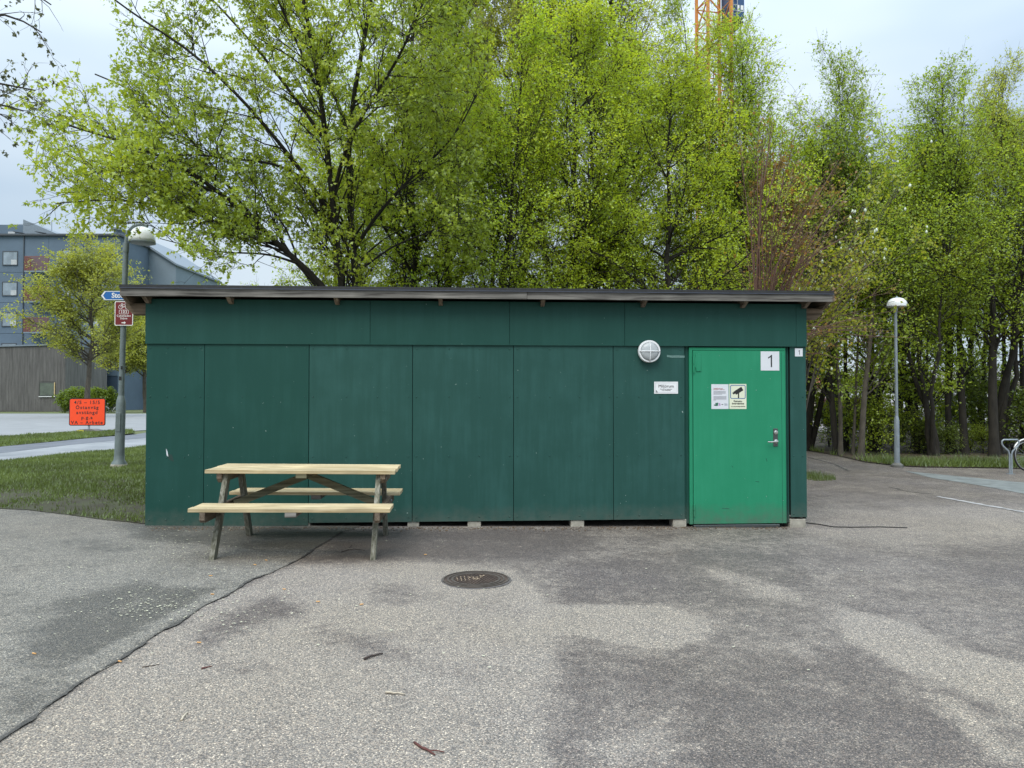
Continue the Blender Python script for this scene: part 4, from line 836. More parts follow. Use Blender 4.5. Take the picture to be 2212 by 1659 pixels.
# ------------------------------------------------------------------ bicycle stand and bicycle
b3 = G(2183.5, 1024); k3 = b3.y/F
def make_stand():
    e = empty('bicycle_stand', (0, 0, 0), 0)
    hs = 23
    for s_ in (-1, 1):
        pts = [(s_*0.022, 0, 0), (s_*0.022, 0, 0.40), (s_*0.045, 0, 0.47), (s_*0.15, 0, 0.57), (s_*0.175, 0, 0.62), (s_*0.17, 0, 0.67), (s_*0.135, 0, 0.70), (0, 0, 0.70)]
        autosmooth(MB().tube(pts, 0.0165, 10).build('hoop_half', M['galv'], e))
    MB().box(-0.06, 0.06, -0.05, 0.05, 0, 0.008).build('base_plate', M['galv'], e)
    return e
stn = make_stand(); stn.location = b3; tag(stn, 'bent steel bicycle stand at the right edge beside a bicycle wheel', 'bicycle stand')
def make_bike():
    e = empty('bicycle', (0, 0, 0), 0)
    def wheel(cx):
        r = 0.315; w = MB()
        w.tube([(cx+r*math.cos(a), 0, r+0.02+r*math.sin(a)) for a in np.linspace(0, 2*math.pi, 33)], 0.017, 7, False); t = w.build('tyre', M['rubber'], e, True)
        w = MB(); w.tube([(cx+(r-0.024)*math.cos(a), 0, r+0.02+(r-0.024)*math.sin(a)) for a in np.linspace(0, 2*math.pi, 33)], 0.010, 6, False); w.build('rim', M['chrome'], t, True)
        w = MB()
        for k in range(28):
            a = 2*math.pi*k/28; w.tube([(cx+0.02*math.cos(a+0.9*(-1)**k), 0.02*(-1)**k, r+0.02+0.02*math.sin(a+0.9*(-1)**k)), (cx+(r-0.03)*math.cos(a), 0, r+0.02+(r-0.03)*math.sin(a))], 0.0016, 3, False)
        w.tube([(cx, -0.04, r+0.02), (cx, 0.04, r+0.02)], 0.02, 8); w.build('spokes', M['chrome'], t)
    wheel(0); wheel(1.05)
    mg = MB()
    for a0, a1, cx in ((20, 150, 0), (30, 175, 1.05)):
        mg.tube([(cx+0.35*math.cos(R(a)), 0, 0.335+0.35*math.sin(R(a))) for a in np.linspace(a0, a1, 14)], 0.016, 6)
    mg.build('mudguards', M['signwhite'], e, True)
    fm = MB(); T = fm.tube
    T([(0.0, 0.05, 0.335), (0.10, 0.05, 0.60), (0.13, 0, 0.66), (0.19, 0, 0.86)], 0.014, 8); T([(0.0, -0.05, 0.335), (0.10, -0.05, 0.60), (0.13, 0, 0.66)], 0.012, 8)
    T([(0.15, 0, 0.70), (0.60, 0, 0.30)], 0.018, 8); T([(0.17, 0, 0.79), (0.70, 0, 0.50)], 0.014, 8); T([(0.60, 0, 0.30), (0.76, 0, 0.80)], 0.015, 8); T([(0.60, 0, 0.30), (1.05, 0, 0.335)], 0.010, 6); T([(0.72, 0, 0.68), (1.05, 0, 0.335)], 0.010, 6)
    fm.build('frame', M['black'], e, True)
    hb = MB(); hb.tube([(0.19, 0, 0.86), (0.20, 0, 1.0), (0.13, 0, 1.03)], 0.012, 8); hb.tube([(0.30, -0.28, 1.0), (0.18, -0.24, 1.03), (0.13, 0, 1.03), (0.18, 0.24, 1.03), (0.30, 0.28, 1.0)], 0.012, 8); hb.build('handlebar', M['chrome'], e, True)
    MB().prism([(0.66, -0.10), (0.66, 0.10), (0.80, 0.08), (0.94, 0.03), (0.94, -0.03), (0.80, -0.08)][::-1], 2, 0.83, 0.88).xf(Matrix.Translation((1.60, 0, 0)) @ Matrix.Scale(-1, 4, (1, 0, 0))).build('saddle', M['black'], e)
    ck = MB(); ck.tube([(0.60, -0.05, 0.30), (0.60, 0.05, 0.30)], 0.05, 12); ck.beam((0.60, -0.06, 0.30), (0.70, -0.06, 0.18), 0.012, 0.025); ck.beam((0.60, 0.06, 0.30), (0.50, 0.06, 0.42), 0.012, 0.025); ck.box(0.66, 0.76, -0.14, -0.06, 0.165, 0.185); ck.box(0.44, 0.54, 0.06, 0.14, 0.41, 0.43); ck.build('cranks', M['chrome'], e)
    return e
bk1 = make_bike(); p = G(2221, 1019); bk1.location = p; bk1.rotation_euler = (R(-4), 0, R(12)); tag(bk1, 'bicycle with white mudguards, only its front wheel showing at the right edge', 'bicycle')
bk2 = copy_tree(bk1); p = G(212, 899); bk2.location = ((228-1106)*74/F, 74, 0.08); bk2.rotation_euler = (0, 0, 0.5); tag(bk2, 'far bicycle parked before the blue-grey building left of the lamp post', 'bicycle')
# ------------------------------------------------------------------ buildings on the left
BD = 96.0; kb = BD/F
def bx_(u): return (u-1106)*kb
def bz_(v): return CAMZ+(862-v)*kb
ab = empty('apartment_building', (bx_(125), BD, 0), 0, 'blue-grey apartment building with red-brown balconies behind the far tree', 'building')
ox = bx_(125)
X0, X1 = bx_(-260)-ox, bx_(252)-ox
MB().box(X0, X1, 0.3, 14, 0, bz_(508)).build('wall', M['facade'], ab)
zl = [0.12, bz_(812), bz_(750), bz_(720), bz_(653), bz_(587), bz_(508)]
pj = [X0, bx_(-190)-ox, bx_(-120)-ox, bx_(-40)-ox, bx_(47)-ox, bx_(100)-ox, bx_(175)-ox, X1]
for i in range(len(zl)-1):
    for j in range(len(pj)-1):
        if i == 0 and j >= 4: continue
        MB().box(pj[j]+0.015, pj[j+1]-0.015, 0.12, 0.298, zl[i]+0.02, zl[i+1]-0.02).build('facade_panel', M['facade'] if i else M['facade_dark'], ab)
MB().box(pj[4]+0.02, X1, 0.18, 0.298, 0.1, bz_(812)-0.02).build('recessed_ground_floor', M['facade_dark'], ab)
def window(u0, u1, v0, v1, par=ab, org=None, y=0.12, dep=BD, white=False):
    org = ox if org is None else org
    a, b, z0, z1 = bx_(u0)-org, bx_(u1)-org, bz_(v1), bz_(v0)
    f_ = MB(); t = 0.09
    f_.box(a, b, y-0.07, y, z1-t, z1); f_.box(a, b, y-0.12, y, z0, z0+t); f_.box(a, a+t, y-0.07, y, z0+t, z1-t); f_.box(b-t, b, y-0.07, y, z0+t, z1-t)
    o = f_.build('window', M['white'] if white else M['roofdark'], par)
    MB().box(a+t, b-t, y-0.03, y-0.01, z0+t, z1-t).build('pane', M['glass'], o)
    if not white: MB().box(a+t+(b-a)*0.52, b-t-0.03, y-0.045, y-0.032, z0+t, z0+t+(z1-z0)*0.35).build('curtain', M['curtain'], o)
for v0 in (541, 607.5, 674, 741):
    window(0.5, 33.5, v0, v0+31); window(-75, -42, v0, v0+31); window(-150, -117, v0, v0+31); window(130, 150, v0-4, v0+31); window(190, 212, v0, v0+31)
for u in (155, 206): window(u, u+16, 822, 850, y=0.18)
pr = bx_(47)-ox; MB().tube([(pr, 0.02, 0.1), (pr, 0.02, bz_(506))], 0.06, 8).build('downpipe', M['roofdark'], ab)
def balcony(u0, u1, v0, v1):
    a, b, z0, z1 = bx_(u0)-ox, bx_(u1)-ox, bz_(v1), bz_(v0); d = 1.5
    o = MB().box(a, b, -d, 0.11, z0-0.18, z0).build('balcony', M['facade_far'], ab)
    rr = MB(); rr.box(a, b, -d, -d+0.05, z1-0.06, z1); rr.box(a, a+0.05, -d+0.05, 0.1, z1-0.06, z1)
    n = int((b-a)/0.13)
    for k in range(n+1): x = a+k*(b-a-0.04)/n; rr.box(x, x+0.05, -d+0.005, -d+0.045, z0, z1-0.06)
    for k in range(1, 11): yy = -d+k*0.14; rr.box(a+0.005, a+0.045, yy, yy+0.05, z0, z1-0.06)
    rr.build('railing', M['rust'], o)
for v in (557, 622, 688): balcony(65, 118, v, v+31)
for v in (757,): balcony(130, 185, v, v+26)
rf_ = MB().box(X0-0.3, X1+0.3, -0.25, 14.3, bz_(508), bz_(504)); rf_.build('roof_edge', M['roofdark'], ab)
MB().prism([(bx_(34)-ox, bz_(503.8)), (bx_(34)-ox, bz_(468)), (bx_(118)-ox, bz_(503.8))], 1, 1.0, 8).build('sloping_roof', M['rooflight'], ab)
MB().box(X0, bx_(33.5)-ox, 1.2, 9, bz_(503.8), bz_(479)).build('top_storey', M['facade'], ab)
for u in (22, 70): 
    o = MB(); o.beam((bx_(u)-ox, 0.4, bz_(498)), (bx_(u+22)-ox, 0.4, bz_(501.5)), 0.8, 0.05); o.build('roof_hatch', M['roofdark'], ab)
MB().box(bx_(1)-ox, bx_(16)-ox, 1.0, 1.19, bz_(503), bz_(495)).build('vent_grille', M['curtain'], ab)
MB().tube([(bx_(76)-ox, 3, bz_(490)), (bx_(76)-ox, 3, bz_(463))], 0.05, 5).build('antenna', M['galv'], ab)
# wing running back
wg = empty('apartment_wing', (bx_(252)+1, 104, 0), 0, 'paler gabled wing of flats behind the left lamp post', 'building')
wk = 104/F
wx = lambda u: (u-1106)*wk-(bx_(252)+1); wz = lambda v: CAMZ+(862-v)*wk
MB().prism([(wx(240), 0), (wx(376), 0), (wx(376), wz(570)), (wx(300), wz(522)), (wx(262), wz(497)), (wx(240), wz(493))], 1, 0.2, 16).build('wall', M['facade_far'], wg)
MB().prism([(wx(236), wz(492)), (wx(262), wz(497)), (wx(300), wz(522)), (wx(380), wz(573)), (wx(380), wz(569)), (wx(301), wz(517)), (wx(263), wz(492)), (wx(236), wz(488))], 1, -0.2, 16.2).build('roof', M['rooflight'], wg)
for u in (283, 303, 335):
    for v in ((825, 850), (765, 790), (700, 725), (640, 665)):
        a, b, z0, z1 = wx(u), wx(u+9), wz(v[1]), wz(v[0]); o = MB().box(a-0.05, b+0.05, 0.10, 0.198, z0-0.05, z1+0.05).build('window', M['roofdark'], wg); MB().box(a, b, 0.06, 0.098, z0, z1).build('pane', M['glass'], o)
MB().box(wx(262), wx(372), 0.0, 0.198, 0, 0.9).build('plinth', M['concrete'], wg)
# timber clad house
HD = 86.0; kh = HD/F; hx0 = (0-1106)*kh; hX = lambda u: (u-1106)*kh-hx0; hZ = lambda v: CAMZ+(862-v)*kh
hh_ = empty('timber_house', (hx0, HD, 0), 0, 'low building clad in weathered grey vertical boards with one small window', 'building')
MB().prism([(hX(-200), 0), (hX(139), 0), (hX(139), hZ(745)), (hX(-200), hZ(755))], 1, 0.1, 9).build('wall', M['greyboard'], hh_)
bt = MB(); x = hX(-200); rng = random.Random(3)
while x < hX(139)-0.1:
    zz = hZ(755)+(hZ(745)-hZ(755))*(x-hX(-200))/(hX(139)-hX(-200))-0.05
    if not (hX(84) < x+0.06 < hX(120)): bt.box(x, x+0.095, 0.06-rng.uniform(0, .02), 0.098, 0.15, zz)
    else: bt.box(x, x+0.095, 0.06, 0.098, 0.15, hZ(857)); bt.box(x, x+0.095, 0.06, 0.098, hZ(824), zz)
    x += 0.125
tag(bt.build('board_cladding', M['greyboard'], hh_), kind='stuff')
MB().prism([(hX(-202), hZ(755)), (hX(141), hZ(745)), (hX(141), hZ(742)), (hX(-202), hZ(752))], 1, -0.1, 9.2).build('roof_edge', M['rooflight'], hh_)
a, b, z0, z1 = hX(85), hX(119), hZ(856), hZ(826)
o = MB().box(a, b, 0.0, 0.055, z0, z1).build('window', mat('dark_green_reveal', (0.06, 0.07, 0.06), 0.6), hh_); MB().box(a+0.1, b-0.1, -0.02, -0.002, z0+0.12, z1-0.1).build('pane', mat('dark_glass', (0.08, 0.10, 0.07), 0.06, var=0.5, scale=1.0, spec=0.9), o)
MB().box(a-0.03, b+0.03, -0.08, 0.0, z0-0.08, z0).build('sill', M['white'], o); MB().box(b-0.12, b, -0.03, -0.001, z0, z1).build('frame_side', M['pallet'], o)
# ------------------------------------------------------------------ yard beyond the wood, right
def px_at(u, d): return (u-1106)*d/F
def pz_at(v, d): return CAMZ+(862-v)*d/F
fn = empty('mesh_fence', (px_at(1950, 36), 36, 0), 0, 'grey metal mesh fence running behind the wood on the right', 'fence')
for k in range(-8, 9):
    MB().tube([(k*2.4, 0, 0), (k*2.4, 0, 1.9)], 0.03, 6).build('post', M['galv'], fn)
rl_ = MB().box(-19.2, 19.2, -0.015, 0.015, 1.8, 1.84); rl_.build('top_rail', M['galv'], fn)
ms = MB()
for k in range(17): ms.box(-19.2, 19.2, -0.004, 0.004, 0.1+k*0.1, 0.106+k*0.1)
for k in range(190): ms.box(-19.2+k*0.202, -19.2+k*0.202+0.006, -0.004, 0.004, 0.05, 1.8)
tag(ms.build('mesh', M['galv'], fn), kind='stuff')
hp = MB(); rng2 = random.Random(5); vs = []; n1, n2 = 26, 14
for i in range(n1):
    for j in range(n2):
        x = -4+8*i/(n1-1); y = -2.5+5*j/(n2-1); r = math.hypot(x/4, y/2.5); z = max(0, 1.5*(1-r))+rng2.uniform(-.08, .12)*(r < 1); vs.append((x, y, z))
hp.add(vs, [(i*n2+j, (i+1)*n2+j, (i+1)*n2+j+1, i*n2+j+1) for i in range(n1-1) for j in range(n2-1)])
o = hp.build('gravel_heap', M['heap']); o.location = (px_at(1835, 42), 42, -0.03); tag(o, 'pinkish gravel heap glimpsed between the trunks by the shed', 'gravel heap')
sh_ = [('timber_stack', 2075, 45, 3.2, 1.2, M['pallet'], 'yellow timber stack glimpsed behind the wood', 'timber stack'), ('timber_stack', 2170, 46, 2.6, 1.5, M['pallet'], 'yellow timber stack nearest the right edge behind the wood', 'timber stack')]
for nm, u, d, w_, h_, m_, lab, cat in sh_:
    e = empty(nm, (px_at(u, d), d, 0), 0, lab, cat)
    for k in range(int(h_/0.3)):
        MB().box(-w_/2+rng2.uniform(-.1, .1), w_/2+rng2.uniform(-.1, .1), -0.5, 0.5, k*0.3+0.08, k*0.3+0.3).build('timber_bundle', m_, e)
        MB().box(-w_/2+0.4, -w_/2+0.5, -0.5, 0.5, k*0.3, k*0.3+0.079).build('spacer', M['oldx'], e)
def make_van():
    e = empty('parked_van', (0, 0, 0), 0)
    MB().prism([(-2.4, 0.35), (2.35, 0.35), (2.4, 0.95), (1.75, 1.15), (1.2, 1.95), (-2.35, 2.0), (-2.45, 1.0)], 1, -0.9, 0.9).build('body', M['white'], e)
    MB().prism([(1.62, 1.18), (1.15, 1.85), (0.4, 1.85), (0.4, 1.18)], 1, -0.915, -0.901).build('side_window', M['glass'], e)
    for x in (-1.5, 1.5):
        MB().tube([(x, -0.92, 0.33), (x, -0.7, 0.33)], 0.33, 16).build('wheel', M['rubber'], e); MB().tube([(x, 0.7, 0.33), (x, 0.92, 0.33)], 0.33, 16).build('wheel', M['rubber'], e)
    MB().box(2.40, 2.44, -0.8, -0.5, 0.7, 0.85).build('headlight', M['glass'], e); MB().box(2.40, 2.44, 0.5, 0.8, 0.7, 0.85).build('headlight', M['glass'], e)
    return e
v1 = make_van(); v1.location = (px_at(2060, 40), 40, -.05); tag(v1, 'white van glimpsed through the middle of the wood on the right', 'van', 'vans parked beyond the wood')
for u, d, lab in ((2150, 41, 'white van glimpsed through the wood near the bicycle stand'), (1925, 43, 'white van glimpsed behind the right lamp post')):
    v2 = copy_tree(v1); v2.location = (px_at(u, d), d, -.05); tag(v2, lab, 'van')
hr = empty('red_roofed_house', (px_at(1845, 90), 90, 0), 0, 'distant pale house with red tiled roof seen between trunks by the shed', 'house')
MB().box(-5, 5, 0, 8, 0, 3.0).build('wall', mat('cream_render', (0.5, 0.45, 0.36), 0.9), hr)
MB().prism([(-0.4, 2.95), (8.4, 2.95), (4, 4.6)], 0, -5.4, 5.4).build('roof', M['tile'], hr)
for x in (-3.5, -0.5, 2.5): o = MB().box(x, x+1.0, -0.05, -0.002, 1.0, 2.2).build('window', M['white'], hr); MB().box(x+0.08, x+0.92, -0.07, -0.052, 1.08, 2.12).build('pane', M['glass'], o)
hs_ = empty('long_house', (px_at(2120, 70), 70, 0), 0, 'long low cream building beyond the fence on the right', 'building')
MB().box(-11, 11, 0, 9, 0, 3.2).build('wall', mat('pale_yellow_render', (0.5, 0.47, 0.36), 0.9), hs_); MB().prism([(-0.6, 3.15), (9.6, 3.15), (4.5, 4.4)], 0, -11.5, 11.5).build('roof', mat('grey_roof', (0.22, 0.2, 0.19), 0.8), hs_)
for k in range(8): o = MB().box(-9.5+k*2.5, -8.2+k*2.5, -0.05, -0.002, 1.0, 2.3).build('window', M['white'], hs_); MB().box(-9.4+k*2.5, -8.3+k*2.5, -0.07, -0.052, 1.1, 2.2).build('pane', M['glass'], o)
sk = empty('red_skip', (px_at(1838, 38), 38, 0), R(20), 'small dark red steel skip beyond the wood by the gravel heap', 'skip')
MB().prism([(-1.0, 0.15), (1.0, 0.15), (1.4, 1.5), (-1.4, 1.5)], 1, -0.8, 0.8).build('body', M['brickred'], sk); MB().box(-1.45, 1.45, -0.88, 0.88, 1.5, 1.57).build('rim', M['brickred'], sk)
gv = MB().add([(px_at(1650, 34), 34, -0.03), (80, 34, -0.03), (120, 130, -0.03), (px_at(1500, 130), 130, -0.03)], [(0,1,2,3)]); tag(gv.build('gravel_yard', mat('pale_gravel_yard', (0.34, 0.32, 0.30), 0.95, var=0.2, scale=1)), kind='structure')
# ------------------------------------------------------------------ tower crane
CD = 58.0
cr_ = empty('tower_crane', (px_at(1546, CD), CD, 0), R(12), 'orange lattice tower crane with blue cab rising above the treetops', 'crane')
hw = 0.98
for sx_ in (-1, 1):
    for sy in (-1, 1): MB().box(sx_*hw-0.10, sx_*hw+0.10, sy*hw-0.10, sy*hw+0.10, 0, 38).build('chord', M['craneor'], cr_)
zz = 0.3; k = 0
while zz < 37:
    lt = MB()
    for s_ in (-1, 1):
        a, b = (-hw, hw) if (k % 2 == 0) else (hw, -hw)
        lt.beam((a, s_*hw, zz), (b, s_*hw, zz+1.8), 0.09, 0.09); lt.beam((s_*hw, a, zz), (s_*hw, b, zz+1.8), 0.09, 0.09)
        lt.beam((-hw, s_*hw, zz), (hw, s_*hw, zz), 0.07, 0.07); lt.beam((s_*hw, -hw, zz), (s_*hw, hw, zz), 0.07, 0.07)
    lt.build('lattice_bay', M['craneor'], cr_); zz += 1.8; k += 1
zb_ = pz_at(50, CD)
cabx = 1.15
cbn = MB().prism([(cabx, zb_+0.5), (cabx+1.0, zb_+0.5), (cabx+1.0, zb_+3.8), (cabx, zb_+3.8)], 1, -0.9, 0.9).build('cab', M['craneb'], cr_)
MB().box(cabx+0.42, cabx+0.92, -0.93, -0.901, zb_+0.95, zb_+1.45).build('logo_panel', M['signwhite'], cbn)
text('logo_letter', 'L', 0.62, M['craneb'], cbn, (cabx+0.70, -0.934, zb_+1.2), bold=0.02)
MB().box(cabx-0.05, cabx+0.9, -0.95, 0.95, zb_+0.0, zb_+0.2).build('cab_floor', M['black'], cr_)
ld = MB(); 
for x in (cabx-0.02, cabx+0.36): ld.tube([(x, -1.0, zb_+0.3), (x, -1.0, zb_+4)], 0.03, 5)
for q in range(8): ld.tube([(cabx-0.02, -1.0, zb_+0.5+q*0.45), (cabx+0.36, -1.0, zb_+0.5+q*0.45)], 0.025, 5)
ld.build('ladder', M['curtain'], cr_)
# ------------------------------------------------------------------ tree generator
def nrm(v): return v/np.maximum(np.linalg.norm(v, axis=-1, keepdims=True), 1e-9)
def resample(pts, Mn):
    pts = np.array([tuple(p) for p in pts], float); d = np.r_[0, np.cumsum(np.linalg.norm(np.diff(pts, axis=0), axis=1))]
    t = np.linspace(0, d[-1], Mn); c = np.stack([np.interp(t, d, pts[:, i]) for i in range(3)], 1)
    for _ in range(2): c[1:-1] = (c[:-2]+2*c[1:-1]+c[2:])/4
    return c
def tubes(C, Rr, sides):
    n, m, _ = C.shape; T = np.empty_like(C); T[:, 1:-1] = C[:, 2:]-C[:, :-2]; T[:, 0] = C[:, 1]-C[:, 0]; T[:, -1] = C[:, -1]-C[:, -2]; T = nrm(T)
    md = nrm(C[:, -1]-C[:, 0]); ref = np.where(np.abs(md[:, 2:3]) > 0.8, np.array([[1., 0.13, 0]]), np.array([[0.1, 0.05, 1.]]))[:, None, :]
    A = nrm(np.cross(T, ref)); B = np.cross(T, A); an = np.arange(sides)*2*math.pi/sides
    V = C[:, :, None, :]+Rr[:, :, None, None]*(np.cos(an)[None, None, :, None]*A[:, :, None, :]+np.sin(an)[None, None, :, None]*B[:, :, None, :])
    idx = np.arange(n*m*sides).reshape(n, m, sides); a = idx[:, :-1]; b = idx[:, 1:]
    Fq = np.stack([a, np.roll(a, -1, 2), np.roll(b, -1, 2), b], -1).reshape(-1, 4)
    return V.reshape(-1, 3), Fq
def grow(rng, C, Rr, n, t0, t1, ang, lfn, Mn, wob, up, rr, env=None, flat=1.0, minr=0.002, bias=None, tip=0.25, power=1.0):
    seg = np.linalg.norm(C[:, -1]-C[:, 0], axis=1); pi = rng.choice(len(C), n, p=seg**power/np.sum(seg**power)); t = rng.uniform(t0, t1, n)
    m = C.shape[1]; q = t*(m-1); i = np.minimum(q.astype(int), m-2); f = (q-i)[:, None]
    P = C[pi, i]*(1-f)+C[pi, i+1]*f; r = Rr[pi, i]*(1-f[:, 0])+Rr[pi, i+1]*f[:, 0]; T = nrm(C[pi, i+1]-C[pi, i])
    x = rng.normal(size=(n, 3)); 
    if bias is not None: x = x+np.array(bias)
    x[:, 2] *= flat; x = nrm(x-T*np.sum(x*T, 1, keepdims=True)); th_ = np.radians(rng.uniform(ang[0], ang[1], n))[:, None]
    D = nrm(np.cos(th_)*T+np.sin(th_)*x); ln = lfn(t, seg[pi], rng, n)
    O = np.empty((n, Mn, 3)); O[:, 0] = P; st = (ln/(Mn-1))[:, None]
    for k in range(1, Mn):
        D = nrm(D+rng.normal(size=(n, 3))*wob+np.array([0, 0, up])); O[:, k] = O[:, k-1]+D*st
    r0 = np.maximum(r*rr, minr); Rn = r0[:, None]*np.linspace(1, tip, Mn)[None]
    if env is not None:
        k = env(O[:, -1]) & env(O[:, Mn//2]); O, Rn = O[k], Rn[k]
    return O, Rn
TRI = np.array([[0, 1, 2], [0, 2, 3]])
LEAF = {  # templates (x side, y along, z fold) in unit length; faces all triangles
 'oval': (np.array([[0, 0, 0], [0.36, 0.45, 0.10], [0, 1, 0], [-0.36, 0.45, 0.10]]), TRI),
 'maple': (np.array([[0, 0, 0], [0.52, 0.30, 0.05], [0.20, 0.50, -0.04], [0.0, 1.0, 0.06], [-0.20, 0.50, -0.04], [-0.52, 0.30, 0.05]]), np.array([[0, 1, 2], [0, 2, 4], [2, 3, 4], [0, 4, 5]])),
}
def leaves(rng, C, per, size, kind, droop, spread=0.05, upn=0.6, t0=0.2, env=None, clump=1, hue=2.0):
    n = len(C)*per; ci = np.repeat(np.arange(len(C)), per); m = C.shape[1]
    t = np.repeat(rng.uniform(t0, 1, (len(C)*per)//clump+1), clump)[:n]; q = t*(m-1); i = np.minimum(q.astype(int), m-2); f = (q-i)[:, None]
    P = C[ci, i]*(1-f)+C[ci, i+1]*f+rng.normal(size=(n, 3))*spread; T = nrm(C[ci, i+1]-C[ci, i])
    if env is not None: k = env(P); P, T, ci = P[k], T[k], ci[k]; n = len(P)
    D = nrm(T*0.5+rng.normal(size=(n, 3))*0.8+np.array([0, 0, -droop])); Nn = rng.normal(size=(n, 3))*0.75+np.array([0, 0, upn]); X = nrm(np.cross(D, Nn)); Z = np.cross(X, D)
    s = (size*rng.uniform(0.6, 1.3, n))[:, None, None]; tv, tf = LEAF[kind]
    V = P[:, None]+s*(tv[None, :, 0:1]*X[:, None]+tv[None, :, 1:2]*D[:, None]+tv[None, :, 2:3]*Z[:, None])
    Fi = (np.arange(n)*len(tv))[:, None, None]+tf[None]
    tw = rng.rand(len(C))[ci]; big = 0.5+0.5*np.sin(P[:, 0]*hue+1.3*np.sin(P[:, 2]*hue*.8)+P[:, 1]*hue*.7)
    tint = np.clip(0.30*tw+0.30*rng.rand(n)+0.28*big+0.06, 0, 1)
    return V.reshape(-1, 3), Fi.reshape(-1, 3), np.repeat(tint, len(tv))
def tree_meshes(tag_, levels, sides, leafspec, bark, lm, trunk_levels=1, bark2=None):
    """levels = list of (C, R); returns three meshes: trunk, branches, crown"""
    me = []
    V0, F0 = [], []; off = 0
    for (C, Rr), s in list(zip(levels, sides))[:trunk_levels]:
        v, f = tubes(C, Rr, s); V0.append(v); F0.append(f+off); off += len(v)
    a = rawmesh('trunk', np.concatenate(V0), np.concatenate(F0), smooth=True); a.materials.append(bark); me.append(a)
    V0, F0 = [], []; off = 0
    for (C, Rr), s in list(zip(levels, sides))[trunk_levels:]:
        if len(C) == 0: continue
        v, f = tubes(C, Rr, s); V0.append(v); F0.append(f+off); off += len(v)
    if V0: b = rawmesh('branches', np.concatenate(V0), np.concatenate(F0), smooth=True); b.materials.append(bark2 or bark); me.append(b)
    else: me.append(None)
    vs, fs, ts = [], [], []; off = 0
    for v, f, t in leafspec: vs.append(v); fs.append(f+off); ts.append(t); off += len(v)
    c = rawmesh('crown', np.concatenate(vs), np.concatenate(fs), np.concatenate(ts)); c.materials.append(lm); me.append(c)
    return me
def plant(me, name, loc, rz, scale, label, cat='tree', group=None, lm=None):
    e = empty(name, loc, rz, label, cat, group); e.scale = scale if hasattr(scale, '__len__') else (scale,)*3
    for nm, m_ in zip(('trunk', 'branches', 'crown'), me):
        if m_ is None: continue
        o = link(nm, m_, None, e)
        if nm == 'crown' and lm is not None: o.material_slots[0].link = 'OBJECT'; o.material_slots[0].material = lm
    return e
def linf(base, fall=0.6, jit=0.3): return lambda t, seg, rng, n: base*(1-fall*t)*rng.uniform(1-jit, 1+jit, n)
def linseg(k, fall=0.5, jit=0.35): return lambda t, seg, rng, n: k*seg*(1-fall*t)*rng.uniform(1-jit, 1+jit, n)
def trunk(rng, h, r, lean=(0, 0), wob=0.03, Mn=18, tip=0.12):
    z = np.linspace(-0.1, h, Mn); c = np.zeros((Mn, 3)); w = np.cumsum(rng.normal(size=(Mn, 2))*wob*h/Mn*3, axis=0); c[:, 0] = w[:, 0]+lean[0]*z; c[:, 1] = w[:, 1]+lean[1]*z; c[:, 2] = z
    rr = r*(1-(1-tip)*np.linspace(0, 1, Mn)**0.8); rr[0] *= 1.35; return c[None], rr[None]
def spray_tree(seed, h, r, crown0, R_, n1, n2, n3, per, size, kind='oval', ang=(35, 65), up=0.07, shape=0.55, stems=1, droop=0.3, bark=None, lm=None, lean=(0, 0), top=1.0, spread=0.05, barew=0.06):
    """a general broadleaf tree: trunk, ascending limbs, flattened sprays, leaves"""
    rng = np.random.RandomState(seed)
    cs, rs_ = [], []
    for k in range(stems):
        a = rng.uniform(0, 6.28); ln_ = 0.0 if stems == 1 else rng.uniform(0.05, 0.22)
        c, q = trunk(rng, h*rng.uniform(0.8, 1.0) if stems > 1 else h, r*rng.uniform(0.7, 1), (lean[0]+ln_*math.cos(a), lean[1]+ln_*math.sin(a))); cs.append(c); rs_.append(q)
    C0, R0 = np.concatenate(cs), np.concatenate(rs_)
    prof = lambda t, seg, rg, n: R_*np.clip(np.minimum((t-crown0*0.6)/0.25, 1), 0.45, 1)*(1-shape*np.clip((t-0.35)/0.65, 0, 1)**1.3)*top*rg.uniform(0.65, 1.2, n)
    C1, R1 = grow(rng, C0, R0, n1, crown0, 0.97, ang, prof, 9, 0.10, up, 0.5, flat=0.5, tip=0.2)
    C2, R2 = grow(rng, C1, R1, n2, 0.15, 1.0, (25, 60), linseg(0.46, 0.4), 7, 0.12, 0.0, 0.5, flat=0.3, tip=0.3)
    C3, R3 = grow(rng, np.concatenate([C2[:, ::2][:, :4], C1[:, [3, 5, 7, 8]]]), np.concatenate([R2[:, ::2][:, :4], R1[:, [3, 5, 7, 8]]]), n3, 0.1, 1.0, (25, 70), linf(0.50, 0.3), 4, 0.15, -0.02, 0.4, flat=0.25, minr=0.0035, tip=0.5, power=0.6)
    lv = leaves(rng, C3, int(per*1.6), size*0.86, kind, droop, spread*0.8, 0.9, clump=3)
    return tree_meshes('t', [(C0, R0), (C1, R1), (C2, R2), (C3, R3)], (10, 6, 4, 3), [lv], bark or M['bark'], lm or M['horn'], 1)
